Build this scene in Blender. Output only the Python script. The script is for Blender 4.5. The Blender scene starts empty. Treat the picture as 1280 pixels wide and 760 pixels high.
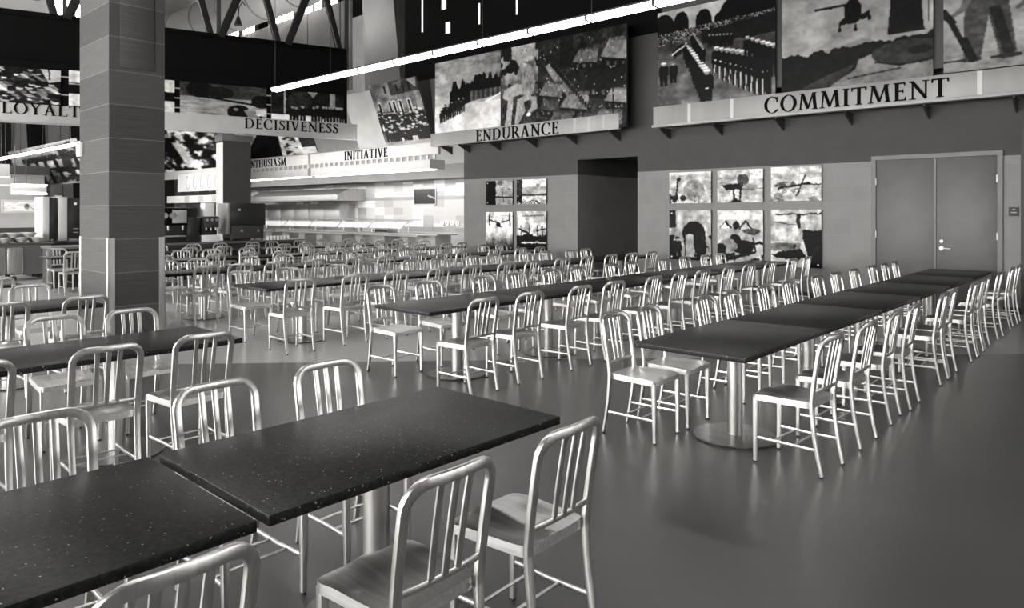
import bpy, bmesh, math, random
import numpy as np
from mathutils import Vector, Matrix

random.seed(7)
S = bpy.context.scene
COL = S.collection
PI = math.pi
F, CU, HV, H = 889.0, 640.0, 265.0, 1.65      # focal length (px), centre column, horizon row, eye height
CA, SA = 0.7392, 0.6735                        # the camera looks 42.3 degrees left of the table rows


def at_z(u, v, z):
    y = F * (H - z) / (v - HV)
    x = (u - CU) / F * y
    return (CA * x - SA * y, SA * x + CA * y)


def on_Y(u, v, Y):
    t = (u - CU) / F
    y = Y / (SA * t + CA)
    return ((CA * t - SA) * y, H + (HV - v) * y / F)


def on_X(u, X):
    t = (u - CU) / F
    y = X / (CA * t - SA)
    return (SA * t + CA) * y


# ------------------------------------------------------------------ mesh helpers
def rrect(w, h, r, n=3):
    pts = []
    for cx, cy, a0 in ((w / 2 - r, h / 2 - r, 0), (-w / 2 + r, h / 2 - r, 90), (-w / 2 + r, -h / 2 + r, 180), (w / 2 - r, -h / 2 + r, 270)):
        for k in range(n + 1):
            a = math.radians(a0 + 90 * k / n)
            pts.append((cx + r * math.cos(a), cy + r * math.sin(a)))
    return pts


class Fr:
    """A wall-like frame: a runs along u, b up, c out of the face."""
    def __init__(self, o, u=(1, 0, 0), up=(0, 0, 1)):
        self.o = Vector(o); self.u = Vector(u).normalized(); self.up = Vector(up).normalized()
        self.n = self.u.cross(self.up)

    def p(self, a, b, c=0.0):
        return self.o + self.u * a + self.up * b + self.n * c


class MB:
    def __init__(self):
        self.v = []; self.f = []; self.m = []

    def add(self, vs, fs, mat=0):
        o = len(self.v)
        self.v += [tuple(p) for p in vs]
        for f in fs:
            self.f.append([i + o for i in f]); self.m.append(mat)
        return self

    def box(self, c, s, bev=0.0, rz=0.0, mat=0, seg=2, mtx=None):
        bm = bmesh.new()
        bmesh.ops.create_cube(bm, size=1.0)
        for q in bm.verts:
            q.co = Vector((q.co.x * s[0], q.co.y * s[1], q.co.z * s[2]))
        if bev > 0:
            bmesh.ops.bevel(bm, geom=list(bm.edges), offset=bev, segments=seg, affect='EDGES', profile=0.5)
        M = mtx if mtx is not None else Matrix.Translation(c) @ Matrix.Rotation(rz, 4, 'Z')
        bm.verts.ensure_lookup_table()
        self.add([M @ q.co for q in bm.verts], [[q.index for q in f.verts] for f in bm.faces], mat)
        bm.free()
        return self

    def bx(self, x0, x1, y0, y1, z0, z1, bev=0.0, mat=0):
        return self.box(((x0 + x1) / 2, (y0 + y1) / 2, (z0 + z1) / 2), (abs(x1 - x0), abs(y1 - y0), abs(z1 - z0)), bev, mat=mat)

    def fbox(self, fr, a0, a1, b0, b1, c0, c1, bev=0.0, mat=0):
        R = Matrix((fr.u, fr.up, fr.n)).transposed().to_4x4()
        M = Matrix.Translation(fr.p((a0 + a1) / 2, (b0 + b1) / 2, (c0 + c1) / 2)) @ R
        return self.box(None, (abs(a1 - a0), abs(b1 - b0), abs(c1 - c0)), bev, mtx=M, mat=mat)

    def sweep(self, pts, prof, ref, scale=None, caps=True, mat=0, closed=False):
        pts = [Vector(p) for p in pts]
        ref = Vector(ref)
        n = len(pts); k = len(prof)
        vs = []
        for i, p in enumerate(pts):
            a = pts[i - 1] if (i > 0 or closed) else pts[i]
            b = pts[(i + 1) % n] if (i < n - 1 or closed) else pts[i]
            T = (b - a).normalized()
            N = (ref - T * ref.dot(T)).normalized()
            B = T.cross(N)
            s = scale[i] if scale else 1.0
            for x, y in prof:
                vs.append(p + N * (x * s) + B * (y * s))
        fs = []
        for i in range(n if closed else n - 1):
            j = (i + 1) % n
            for q in range(k):
                r = (q + 1) % k
                fs.append([i * k + q, i * k + r, j * k + r, j * k + q])
        if caps and not closed:
            fs.append(list(range(k))[::-1]); fs.append([(n - 1) * k + q for q in range(k)])
        return self.add(vs, fs, mat)

    def cyl(self, p0, p1, r0, r1=None, n=20, mat=0):
        r1 = r0 if r1 is None else r1
        p0 = Vector(p0); p1 = Vector(p1)
        d = (p1 - p0).normalized()
        ref = Vector((1, 0, 0)) if abs(d.x) < 0.9 else Vector((0, 1, 0))
        circ = [(math.cos(2 * PI * i / n), math.sin(2 * PI * i / n)) for i in range(n)]
        return self.sweep([p0, p1], circ, ref, scale=[r0, r1], mat=mat)

    def lathe(self, prof, c=(0, 0, 0), n=28, mat=0):
        vs = []; fs = []
        for r, z in prof:
            for i in range(n):
                a = 2 * PI * i / n
                vs.append((c[0] + r * math.cos(a), c[1] + r * math.sin(a), c[2] + z))
        for j in range(len(prof) - 1):
            for i in range(n):
                k = (i + 1) % n
                fs.append([j * n + i, j * n + k, (j + 1) * n + k, (j + 1) * n + i])
        fs.append(list(range(n))[::-1]); fs.append([(len(prof) - 1) * n + i for i in range(n)])
        return self.add(vs, fs, mat)

    def prism(self, fr, poly, c0, c1, mat=0):
        k = len(poly)
        area = sum(poly[i][0] * poly[(i + 1) % k][1] - poly[(i + 1) % k][0] * poly[i][1] for i in range(k))
        if area < 0:
            poly = poly[::-1]
        vs = [fr.p(a, b, c0) for a, b in poly] + [fr.p(a, b, c1) for a, b in poly]
        fs = [list(range(k))[::-1], [k + i for i in range(k)]]
        for i in range(k):
            j = (i + 1) % k
            fs.append([i, j, k + j, k + i])
        return self.add(vs, fs, mat)

    def obj(self, name, mats, parent=None, loc=(0, 0, 0), smooth=35, kind=None, label=None):
        me = bpy.data.meshes.new(name)
        me.from_pydata(self.v, [], self.f)
        for mt in (mats if isinstance(mats, (list, tuple)) else [mats]):
            me.materials.append(mt)
        me.polygons.foreach_set('material_index', self.m)
        if smooth:
            me.polygons.foreach_set('use_smooth', [True] * len(me.polygons))
            me.set_sharp_from_angle(angle=math.radians(smooth))
        me.update()
        o = bpy.data.objects.new(name, me)
        COL.objects.link(o)
        o.location = loc
        if parent:
            o.parent = parent
        if kind:
            o['kind'] = kind
        if label:
            o['label'] = label
        return o


def thing(name, label, cat, loc=(0, 0, 0), rz=0.0, group=None):
    o = bpy.data.objects.new(name, None)
    COL.objects.link(o)
    o.empty_display_size = 0.2
    o.location = loc; o.rotation_euler = (0, 0, rz)
    return tag(o, label, cat, group)


def tag(o, label, cat, group=None):
    o['label'] = label; o['category'] = cat
    if group:
        o['group'] = group
    return o


def dup(root, loc, rz, label, group=None):
    r = root.copy(); COL.objects.link(r)
    r.location = loc; r.rotation_euler = (0, 0, rz); r['label'] = label
    if group:
        r['group'] = group
    for ch in KIDS[root.name]:
        c = ch.copy(); COL.objects.link(c); c.parent = r
        for g in KIDS.get(ch.name, ()):
            d = g.copy(); COL.objects.link(d); d.parent = c
    return r


KIDS = {}


def remember(root):
    KIDS[root.name] = list(root.children)
    for c in root.children:
        if c.children:
            KIDS[c.name] = list(c.children)


# ------------------------------------------------------------------ materials
def mat(name, c=0.5, rough=0.5, metal=0.0, spec=0.5, emit=0.0, tint=(1.0, 0.985, 0.965)):
    m = bpy.data.materials.new(name); m.use_nodes = True
    b = m.node_tree.nodes['Principled BSDF']
    b.inputs['Base Color'].default_value = (c * tint[0], c * tint[1], c * tint[2], 1)
    b.inputs['Roughness'].default_value = rough
    b.inputs['Metallic'].default_value = metal
    b.inputs['Specular IOR Level'].default_value = spec
    if emit:
        b.inputs['Emission Color'].default_value = (1, 0.985, 0.96, 1)
        b.inputs['Emission Strength'].default_value = emit
    return m


def nodes(m):
    nt = m.node_tree
    return nt, nt.nodes, nt.links, nt.nodes['Principled BSDF']


def ramp(nt, stops, interp='LINEAR'):
    r = nt.nodes.new('ShaderNodeValToRGB')
    r.color_ramp.interpolation = interp
    while len(r.color_ramp.elements) < len(stops):
        r.color_ramp.elements.new(0.5)
    for e, (p, c) in zip(r.color_ramp.elements, stops):
        e.position = p; e.color = (c, c * 0.985, c * 0.965, 1)
    return r


def math_node(nt, op, a, b=None, clamp=False):
    n = nt.nodes.new('ShaderNodeMath'); n.operation = op; n.use_clamp = clamp
    for i, x in enumerate((a, b)):
        if x is None:
            continue
        if isinstance(x, (int, float)):
            n.inputs[i].default_value = x
        else:
            nt.links.new(x, n.inputs[i])
    return n.outputs[0]


def noise_mat(name, c0, c1, scale, rough=0.5, metal=0.0, stretch=(1, 1, 1), detail=4, lo=0.35, hi=0.65, bump=0.0, spec=0.5, rvar=0.0):
    m = mat(name, c0, rough, metal, spec)
    nt, N, L, b = nodes(m)
    tc = N.new('ShaderNodeTexCoord'); mp = N.new('ShaderNodeMapping')
    mp.inputs['Scale'].default_value = stretch
    L.new(tc.outputs['Object'], mp.inputs['Vector'])
    ns = N.new('ShaderNodeTexNoise'); ns.inputs['Scale'].default_value = scale; ns.inputs['Detail'].default_value = detail
    L.new(mp.outputs[0], ns.inputs['Vector'])
    r = ramp(nt, [(lo, c0), (hi, c1)])
    L.new(ns.outputs['Fac'], r.inputs[0]); L.new(r.outputs[0], b.inputs['Base Color'])
    if rvar:
        L.new(math_node(nt, 'ADD', math_node(nt, 'MULTIPLY', ns.outputs['Fac'], rvar), rough - rvar / 2), b.inputs['Roughness'])
    if bump:
        bp = N.new('ShaderNodeBump'); bp.inputs['Strength'].default_value = bump; bp.inputs['Distance'].default_value = 0.002
        L.new(ns.outputs['Fac'], bp.inputs['Height']); L.new(bp.outputs[0], b.inputs['Normal'])
    return m


M = {}
# brushed aluminium: fine streaks and slightly varying gloss
M['alu'] = noise_mat('brushed_aluminium', 0.66, 0.80, 60, 0.33, 1.0, (1, 1, 0.06), 3, rvar=0.10)
M['alu_seat'] = noise_mat('brushed_aluminium_seat', 0.62, 0.76, 60, 0.38, 1.0, (1, 0.06, 1), 3, rvar=0.10)
M['steel'] = noise_mat('satin_steel', 0.44, 0.54, 40, 0.45, 1.0, (1, 1, 0.05), 3, rvar=0.08)
M['steel_base'] = noise_mat('satin_steel_base', 0.20, 0.26, 30, 0.38, 1.0, (0.1, 1, 1), 3)
M['rubber'] = mat('dark_rubber', 0.03, 0.7)
M['black'] = mat('black_paint', 0.0035, 0.8, spec=0.06)
M['blacklet'] = mat('black_letter', 0.004, 0.8, spec=0.06)
M['black_gloss'] = mat('black_enamel', 0.018, 0.3)
M['dark'] = mat('charcoal_paint', 0.035, 0.6)
M['upper'] = noise_mat('grey_wall_paint', 0.042, 0.048, 3, 0.7)
M['white'] = mat('white_plastic', 0.8, 0.4)
M['pale'] = noise_mat('pale_plaster', 0.55, 0.62, 1.2, 0.7)
M['palegrey'] = noise_mat('pale_grey_panel', 0.34, 0.40, 2.0, 0.5)
M['strip'] = noise_mat('satin_sign_strip', 0.25, 0.33, 1.5, 0.5, 0.15, (1, 0.1, 0.1))
M['doorpaint'] = noise_mat('grey_door_paint', 0.078, 0.092, 3, 0.45)
M['doorframe'] = noise_mat('grey_frame_paint', 0.115, 0.13, 3, 0.45)
M['tube'] = mat('lit_diffuser', 0.9, 0.5, emit=9.0)
M['tube_far'] = mat('lit_tube', 0.9, 0.5, emit=7.0)
M['daylight'] = mat('lit_clerestory_glass', 0.9, 0.3, emit=13.5)
M['daylight_side'] = mat('lit_side_glass', 0.9, 0.3, emit=4.6)
M['shaft'] = noise_mat('grey_shaft_plaster', 0.13, 0.16, 1.0, 0.7)
M['slit'] = mat('lit_slit_glass', 0.8, 0.3, emit=0.45)


def granite():
    m = mat('speckled_black_granite', 0.03, 0.36, spec=0.11)
    nt, N, L, b = nodes(m)
    tc = N.new('ShaderNodeTexCoord')
    v = N.new('ShaderNodeTexVoronoi'); v.inputs['Scale'].default_value = 130
    L.new(tc.outputs['Object'], v.inputs['Vector'])
    sep = N.new('ShaderNodeSeparateColor'); L.new(v.outputs['Color'], sep.inputs[0])
    hit = math_node(nt, 'GREATER_THAN', sep.outputs[0], 0.955)
    near = math_node(nt, 'LESS_THAN', v.outputs['Distance'], 0.33)
    sp = math_node(nt, 'MULTIPLY', math_node(nt, 'MULTIPLY', hit, near), sep.outputs[1])
    n2 = N.new('ShaderNodeTexNoise'); n2.inputs['Scale'].default_value = 55; n2.inputs['Detail'].default_value = 6
    L.new(tc.outputs['Object'], n2.inputs['Vector'])
    r = ramp(nt, [(0.35, 0.010), (0.7, 0.028)])
    L.new(n2.outputs['Fac'], r.inputs[0])
    mx = N.new('ShaderNodeMix'); mx.data_type = 'RGBA'
    L.new(sp, mx.inputs[0]); L.new(r.outputs[0], mx.inputs[6]); mx.inputs[7].default_value = (0.5, 0.49, 0.48, 1)
    L.new(mx.outputs[2], b.inputs['Base Color'])
    return m


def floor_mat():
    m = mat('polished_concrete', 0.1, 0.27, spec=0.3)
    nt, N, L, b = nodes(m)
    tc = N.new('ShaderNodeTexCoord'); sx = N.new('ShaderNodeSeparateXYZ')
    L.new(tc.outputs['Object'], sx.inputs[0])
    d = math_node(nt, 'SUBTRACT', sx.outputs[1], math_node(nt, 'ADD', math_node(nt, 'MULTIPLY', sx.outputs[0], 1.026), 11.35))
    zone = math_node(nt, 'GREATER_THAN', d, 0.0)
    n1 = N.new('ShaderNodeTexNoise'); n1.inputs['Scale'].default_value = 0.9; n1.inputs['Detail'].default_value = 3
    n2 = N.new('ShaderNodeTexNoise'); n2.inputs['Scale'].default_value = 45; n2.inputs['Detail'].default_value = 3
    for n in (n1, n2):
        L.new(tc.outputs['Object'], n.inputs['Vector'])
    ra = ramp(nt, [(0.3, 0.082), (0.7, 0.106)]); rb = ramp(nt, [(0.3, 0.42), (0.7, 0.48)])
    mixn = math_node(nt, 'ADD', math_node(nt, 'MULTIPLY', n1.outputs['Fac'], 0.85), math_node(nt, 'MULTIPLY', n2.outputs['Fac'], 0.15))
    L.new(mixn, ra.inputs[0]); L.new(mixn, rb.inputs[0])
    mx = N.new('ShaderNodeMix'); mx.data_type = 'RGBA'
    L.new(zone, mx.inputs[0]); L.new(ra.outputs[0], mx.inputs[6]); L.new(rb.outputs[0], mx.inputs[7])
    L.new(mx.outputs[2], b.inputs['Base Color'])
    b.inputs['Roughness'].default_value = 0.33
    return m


def tile_mat(name, c0, c1, joint, tw, th, plane='XZ', jw=0.006, off=0.5, rough=0.4, bands=None, streak=0.0, zoff=0.0):
    """Stretcher tiles with one random tone each and thin joints, in object space."""
    m = mat(name, c0, rough)
    nt, N, L, b = nodes(m)
    tc = N.new('ShaderNodeTexCoord'); sx = N.new('ShaderNodeSeparateXYZ')
    L.new(tc.outputs['Object'], sx.inputs[0])
    if plane == 'XZ':
        h = math_node(nt, 'ADD', sx.outputs[0], sx.outputs[1])
    else:
        h = sx.outputs[1]
    z = math_node(nt, 'ADD', sx.outputs[2], zoff)
    row = math_node(nt, 'FLOOR', math_node(nt, 'DIVIDE', z, th))
    hs = math_node(nt, 'ADD', math_node(nt, 'DIVIDE', h, tw), math_node(nt, 'MULTIPLY', math_node(nt, 'MODULO', row, 2.0), off))
    colm = math_node(nt, 'FLOOR', hs)
    cmb = N.new('ShaderNodeCombineXYZ'); L.new(colm, cmb.inputs[0]); L.new(row, cmb.inputs[1])
    wn = N.new('ShaderNodeTexWhiteNoise'); wn.noise_dimensions = '2D'; L.new(cmb.outputs[0], wn.inputs['Vector'])
    ns = N.new('ShaderNodeTexNoise'); ns.inputs['Scale'].default_value = 3.0; ns.inputs['Detail'].default_value = 5
    if streak:
        mp = N.new('ShaderNodeMapping'); mp.inputs['Scale'].default_value = (0.6, 0.6, 40)
        L.new(tc.outputs['Object'], mp.inputs['Vector']); L.new(mp.outputs[0], ns.inputs['Vector'])
    else:
        L.new(tc.outputs['Object'], ns.inputs['Vector'])
    w = 0.35 if streak else 0.75
    tone = math_node(nt, 'ADD', math_node(nt, 'MULTIPLY', wn.outputs[0], 1 - w if not streak else 0.3), math_node(nt, 'MULTIPLY', ns.outputs['Fac'], w if not streak else 0.7))
    r = ramp(nt, [(0.2, c0), (0.8, c1)]) if bands is None else ramp(nt, bands, 'CONSTANT')
    L.new(tone if bands is None else wn.outputs[0], r.inputs[0])
    fz = math_node(nt, 'FRACT', math_node(nt, 'DIVIDE', z, th)); fh = math_node(nt, 'FRACT', hs)
    j = math_node(nt, 'MAXIMUM', math_node(nt, 'LESS_THAN', fz, jw / th), math_node(nt, 'LESS_THAN', fh, jw / tw))
    mx = N.new('ShaderNodeMix'); mx.data_type = 'RGBA'
    L.new(j, mx.inputs[0]); L.new(r.outputs[0], mx.inputs[6]); mx.inputs[7].default_value = (joint, joint * 0.985, joint * 0.965, 1)
    L.new(mx.outputs[2], b.inputs['Base Color'])
    return m


M['granite'] = granite()
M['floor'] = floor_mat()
M['walltile'] = tile_mat('grey_wall_tile', 0.155, 0.195, 0.205, 0.61, 0.305, rough=0.5)
M['pillartile'] = tile_mat('streaked_pillar_tile', 0.042, 0.092, 0.15, 9.0, 0.44, off=0.0, rough=0.6, streak=1.0, jw=0.008, zoff=0.03)
M['pillartile'].node_tree.nodes['Principled BSDF'].inputs['Specular IOR Level'].default_value = 0.12
M['kitchentile'] = tile_mat('kitchen_checker_tile', 0.5, 0.8, 0.55, 0.61, 0.305, off=0.0, rough=0.3,
                            bands=[(0.0, 0.36), (0.30, 0.46), (0.62, 0.58), (0.74, 0.86)])
M['kitchenlow'] = tile_mat('kitchen_grey_tile', 0.34, 0.42, 0.40, 0.61, 0.305, off=0.0, rough=0.35)
M['printmat'] = mat('photo_print', 0.5, 0.45, spec=0.10)
nt, N, L, b = nodes(M['printmat'])
va = N.new('ShaderNodeVertexColor'); va.layer_name = 'Col'
L.new(va.outputs['Color'], b.inputs['Base Color'])

# ------------------------------------------------------------------ camera and colour
cam = bpy.data.cameras.new('camera'); co = bpy.data.objects.new('camera', cam); COL.objects.link(co)
co.location = (0, 0, H); co.rotation_euler = (PI / 2, 0, math.atan2(SA, CA))
cam.sensor_width = 36; cam.lens = 36 * F / 1280
cam.shift_y = -(380 - HV) / 1280
cam.clip_start = 0.05; cam.clip_end = 200
S.camera = co
S.view_settings.view_transform = 'Standard'; S.view_settings.look = 'None'
S.view_settings.gamma = 1.0; S.view_settings.use_curve_mapping = False
S.view_settings.exposure = 0.95
S.cycles.use_denoising = True
S.cycles.max_bounces = 8; S.cycles.diffuse_bounces = 4; S.cycles.glossy_bounces = 4
S.cycles.sample_clamp_indirect = 6.0
S.cycles.caustics_reflective = False; S.cycles.caustics_refractive = False
W = bpy.data.worlds.new('world'); S.world = W; W.use_nodes = True
W.node_tree.nodes['Background'].inputs[0].default_value = (0.75, 0.74, 0.72, 1)
W.node_tree.nodes['Background'].inputs[1].default_value = 0.6
# ------------------------------------------------------------------ room shell
X505 = on_Y(506, 0, 14.05)[0]
WY = 14.0                                   # plane of the door wall
XL, XR, YB, YF, ZC = -44.0, 6.0, -7.5, 20.0, 10.0


def struct(name, mb, mats, smooth=0, parent=None):
    return mb.obj(name, mats, parent, smooth=smooth, kind='structure')


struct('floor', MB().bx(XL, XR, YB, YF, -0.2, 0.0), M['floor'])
struct('ceiling', MB().bx(XL, XR, YB, YF, ZC, ZC + 0.2), M['black'])

cx0 = on_Y(580, 300, WY)[0]                 # free end of the door wall
r0 = on_Y(722, 300, WY)[0]; r1 = on_Y(797, 300, WY)[0]
rz = 2.93; tz = 2.57; uz = 5.68
xe = on_Y(1277, 300, WY)[0]
lo = MB().bx(cx0, r0, WY, WY + 0.25, 0, tz)
lo.bx(r1, xe, WY, WY + 0.25, 0, tz)
lo.bx(r0 - 0.2, r1 + 0.2, WY + 3.3, WY + 3.5, 0, 2.57)          # back of the recess
lo.bx(r0 - 0.2, r0, WY + 0.25, WY + 3.3, 0, tz); lo.bx(r1, r1 + 0.2, WY + 0.25, WY + 3.3, 0, tz)
struct('wall_back', lo, M['walltile'])
up = MB().bx(cx0, r0, WY, WY + 0.25, tz, uz).bx(r1, XR, WY, WY + 0.25, tz, uz).bx(r0, r1, WY, WY + 0.25, rz, uz)
up.bx(r0 - 0.2, r1 + 0.2, WY + 3.3, WY + 3.5, 2.57, rz + 0.1)
up.bx(r0 - 0.2, r0, WY + 0.25, WY + 3.3, tz, rz + 0.1); up.bx(r1, r1 + 0.2, WY + 0.25, WY + 3.3, tz, rz + 0.1)
up.bx(r0 - 0.2, r1 + 0.2, WY + 0.25, WY + 3.5, rz + 0.1, rz + 0.2)
struct('wall_back_upper', up, M['upper'])
# panel joints of the upper wall
jm = MB()
for z in (4.05, 4.85):
    jm.bx(cx0, XR, WY - 0.004, WY + 0.01, z, z + 0.012)
struct('trim_1', jm, M['dark'])
struct('wall_back_top', MB().bx(X505, XR, WY + 0.05, WY + 0.3, uz, ZC), M['black'])
struct('trim_2', MB().bx(xe, xe + 0.12, WY - 0.10, WY, 0, 2.95).bx(xe, XR, WY - 0.02, WY + 0.25, 0, 2.95), M['dark'])
struct('baseboard_back', MB().bx(cx0, r0, WY - 0.012, WY, 0, 0.1).bx(r1, xe, WY - 0.012, WY, 0, 0.1), M['dark'])

# daylight walls behind and beside the camera
for name, fr, ln, bays in (('wall_front', Fr((XR, YB, 0), (-1, 0, 0)), XR - XL, [(5.0 + 3.0 * k, 7.6 + 3.0 * k) for k in range(9)]),
                           ('wall_right', Fr((XR, WY, 0), (0, -1, 0)), WY - YB, [(1.2 + 3.0 * k, 3.7 + 3.0 * k) for k in range(3)])):
    z0, z1 = (0.9, 4.4) if name == 'wall_front' else (0.7, 2.1)
    mb = MB().fbox(fr, 0, ln, 0, z0, -0.25, 0).fbox(fr, 0, ln, z1, ZC, -0.25, 0)
    xs = [0.0]
    for a, b_ in bays:
        xs += [a, b_]
    xs.append(ln)
    for a, b_ in zip(xs[0::2], xs[1::2]):
        mb.fbox(fr, a, b_, z0, z1, -0.25, 0)
    struct(name, mb, M['upper'])
    for a, b_ in bays:
        w = struct('window_%d' % (1 + sum(o.name.startswith('window_') for o in S.objects)),
                   MB().fbox(fr, a, b_, z0, z1, -0.16, -0.13), M['daylight_side'] if name == 'wall_right' else M['daylight'])
        g = MB()
        for q in (a, (a + b_) / 2 - 0.03, b_ - 0.06):
            g.fbox(fr, q, q + 0.06, z0, z1, -0.13, -0.07)
        for q in (z0, (z0 + z1) / 2, z1 - 0.06):
            g.fbox(fr, a, b_, q, q + 0.06, -0.13, -0.07)
        g.obj('window_frame', M['dark'], w, smooth=0)
struct('wall_left', MB().bx(XL - 0.25, XL, YB, YF, 0, ZC), M['dark'])
lc = MB()
for (ua, ub, uc, ud) in ((17, 31, 22, 38), (58, 73, 64, 79), (74, 87, 80, 92), (-14, -4, -9, 2)):
    f40 = Fr((-41.0, 0, 0), (0, 1, 0))
    lc.prism(f40, [(on_X(uc, -41.0), 2.0), (on_X(ud, -41.0), 2.0), (on_X(ub, -41.0), 7.5), (on_X(ua, -41.0), 7.5)], -0.5, 0)
struct('trim_8', lc, M['palegrey'])
KY = 18.0                                   # kitchen wall
struct('wall_kitchen', MB().bx(XL, -13.95, KY, KY + 0.2, 0.95, 2.85), M['kitchentile'])
struct('wall_kitchen_low', MB().bx(XL, -13.95, KY, KY + 0.2, 0, 0.95), M['kitchenlow'])
struct('wall_kitchen_upper', MB().bx(XL, -13.95, KY, KY + 0.2, 2.85, ZC), M['palegrey'])
struct('trim_3', MB().bx(XL, -13.95, KY - 0.012, KY, 2.12, 2.26).bx(XL, -13.95, KY - 0.012, KY, 0.9, 1.08), M['strip'])
struct('wall_kitchen_side', MB().bx(-13.95, -13.75, WY + 0.3, KY, 0, ZC), M['palegrey'])
# soffit over the serving line
struct('trim_4', MB().bx(-36.0, -13.95, KY - 1.0, KY, 2.85, 3.35), M['shaft'])

# ------------------------------------------------------------------ double door
dx0 = on_Y(1090, 300, WY)[0]; dx1 = on_Y(1254, 300, WY)[0]; dm = on_Y(1171, 300, WY)[0]; dz = 2.66
fw = 0.075
fr = MB().bx(dx0, dx0 + fw, WY - 0.05, WY, 0, dz).bx(dx1 - fw, dx1, WY - 0.05, WY, 0, dz).bx(dx0 + fw, dx1 - fw, WY - 0.05, WY, dz - fw, dz)
struct('trim_5', fr, M['doorframe'])
for i, (a, b_) in enumerate(((dx0 + fw + 0.004, dm - 0.003), (dm + 0.003, dx1 - fw - 0.004))):
    d = struct('door_%d' % (i + 1), MB().bx(a, b_, WY - 0.03, WY - 0.001, 0.01, dz - fw - 0.004, 0.003), M['doorpaint'], 30)
    for z in (0.35, 1.25, 2.2):
        hx = a + 0.0 if i == 0 else b_
        MB().cyl((hx, WY - 0.045, z - 0.06), (hx, WY - 0.045, z + 0.06), 0.012, n=10).obj('hinge', M['steel'], d)
    if i == 1:
        hd = MB().cyl((a + 0.075, WY - 0.03, 1.03), (a + 0.075, WY - 0.055, 1.03), 0.034)
        hd.cyl((a + 0.075, WY - 0.05, 1.03), (a + 0.075, WY - 0.085, 1.03), 0.012, n=12)
        hd.sweep([(a + 0.065, WY - 0.085, 1.03), (a + 0.13, WY - 0.088, 1.03), (a + 0.21, WY - 0.08, 1.025)], rrect(0.018, 0.022, 0.006), (0, 0, 1))
        hd.obj('door_handle', M['steel'], d)
        MB().cyl((a + 0.075, WY - 0.03, 1.15), (a + 0.075, WY - 0.052, 1.15), 0.026).obj('lock', M['steel'], d)
    else:
        MB().bx(b_ - 0.03, b_ + 0.0, WY - 0.034, WY - 0.03, 0.01, dz - fw - 0.01).obj('meeting_strip', M['doorframe'], d, smooth=0)

t = thing('room_sign', 'small grey room plaque on the wall right of the double door', 'sign', (0, 0, 0))
px0, pz0 = on_Y(1261, 270, WY); px1, pz1 = on_Y(1274, 259, WY)
MB().bx(px0, px1, WY - 0.012, WY, pz0, pz1, 0.003).obj('plate', M['dark'], t)
MB().bx(px0 + 0.03, px1 - 0.03, WY - 0.016, WY - 0.012, pz0 + 0.05, pz0 + 0.065).bx(px0 + 0.05, px1 - 0.05, WY - 0.016, WY - 0.012, pz0 + 0.10, pz0 + 0.115).obj('lettering', M['strip'], t, smooth=0)

t = thing('wall_switch', 'small dark switch plate at the right edge of the dark wall recess', 'switch')
sy = WY + 0.5
MB().bx(r1 - 0.012, r1 - 0.0, sy - 0.06, sy + 0.06, 1.5, 1.75, 0.003).obj('plate', M['black_gloss'], t)
MB().bx(r1 - 0.02, r1 - 0.012, sy - 0.015, sy + 0.015, 1.59, 1.66, 0.002).obj('toggle', M['white'], t)
t = thing('recess_light', 'small glowing ceiling light inside the dark wall recess', 'light')
MB().lathe([(0.13, 0.0), (0.13, 0.025), (0.11, 0.03)], ((r0 + r1) / 2, WY + 0.6, rz + 0.07)).obj('trim_ring', M['steel'], t)
MB().lathe([(0.1, -0.002), (0.1, 0.01)], ((r0 + r1) / 2, WY + 0.6, rz + 0.065)).obj('lens', M['slit'], t)

# ------------------------------------------------------------------ pillars
PX, PY = -10.05, 3.285
PW, PD = 1.13, 0.70
t = thing('tiled_pillar', 'tall square pillar clad in streaked grey tile, at left beside the dining tables', 'pillar', (PX, PY, 0))
MB().bx(-PW, 0, 0, PD, 0, ZC).obj('shaft', M['pillartile'], t, smooth=0)
for (x, y) in ((0, 0), (0, PD), (-PW, 0)):
    g = MB()
    sx = -1 if x == 0 else 1; sy = 1 if y == 0 else -1
    g.bx(min(x - sx * 0.006, x + sx * 0.075), max(x - sx * 0.006, x + sx * 0.075), y - sy * 0.006, y, 0, 1.31)
    g.bx(x, x - sx * 0.006, y - sy * 0.006, y + sy * 0.075, 0, 1.31)
    g.obj('corner_guard', M['steel'], t, smooth=0, label='bare steel corner guard')
MB().bx(0, 0.012, 0.14, 0.56, 3.55, 5.0, 0.003).obj('access_panel', M['pillartile'], t)
ax = -PW + 0.02
t = thing('alarm_strobe', 'white strobe box fixed to the edge of the streaked pillar', 'alarm')
MB().bx(PX + ax, PX + ax + 0.12, PY - 0.05, PY, 2.42, 2.62, 0.008).obj('housing', M['white'], t)
MB().bx(PX + ax + 0.03, PX + ax + 0.09, PY - 0.065, PY - 0.05, 2.45, 2.59, 0.006).obj('lens', M['pale'], t)

QX, QY = -18.4, 8.8
t = thing('square_column', 'smaller grey column behind the drink counter, under the hanging name sign', 'column', (QX, QY, 0))
MB().bx(-0.36, 0, 0, 0.78, 0, 3.72).obj('shaft', M['upper'], t, smooth=0)
MB().bx(-0.40, 0.04, -0.04, 0.82, 3.55, 3.72, 0.005).obj('capital', M['doorframe'], t)
MB().bx(-0.38, -0.0, -0.012, 0.0, 0.0, 3.5).obj('facing', M['pale'], t, smooth=0, label='pale facing strip')

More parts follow.
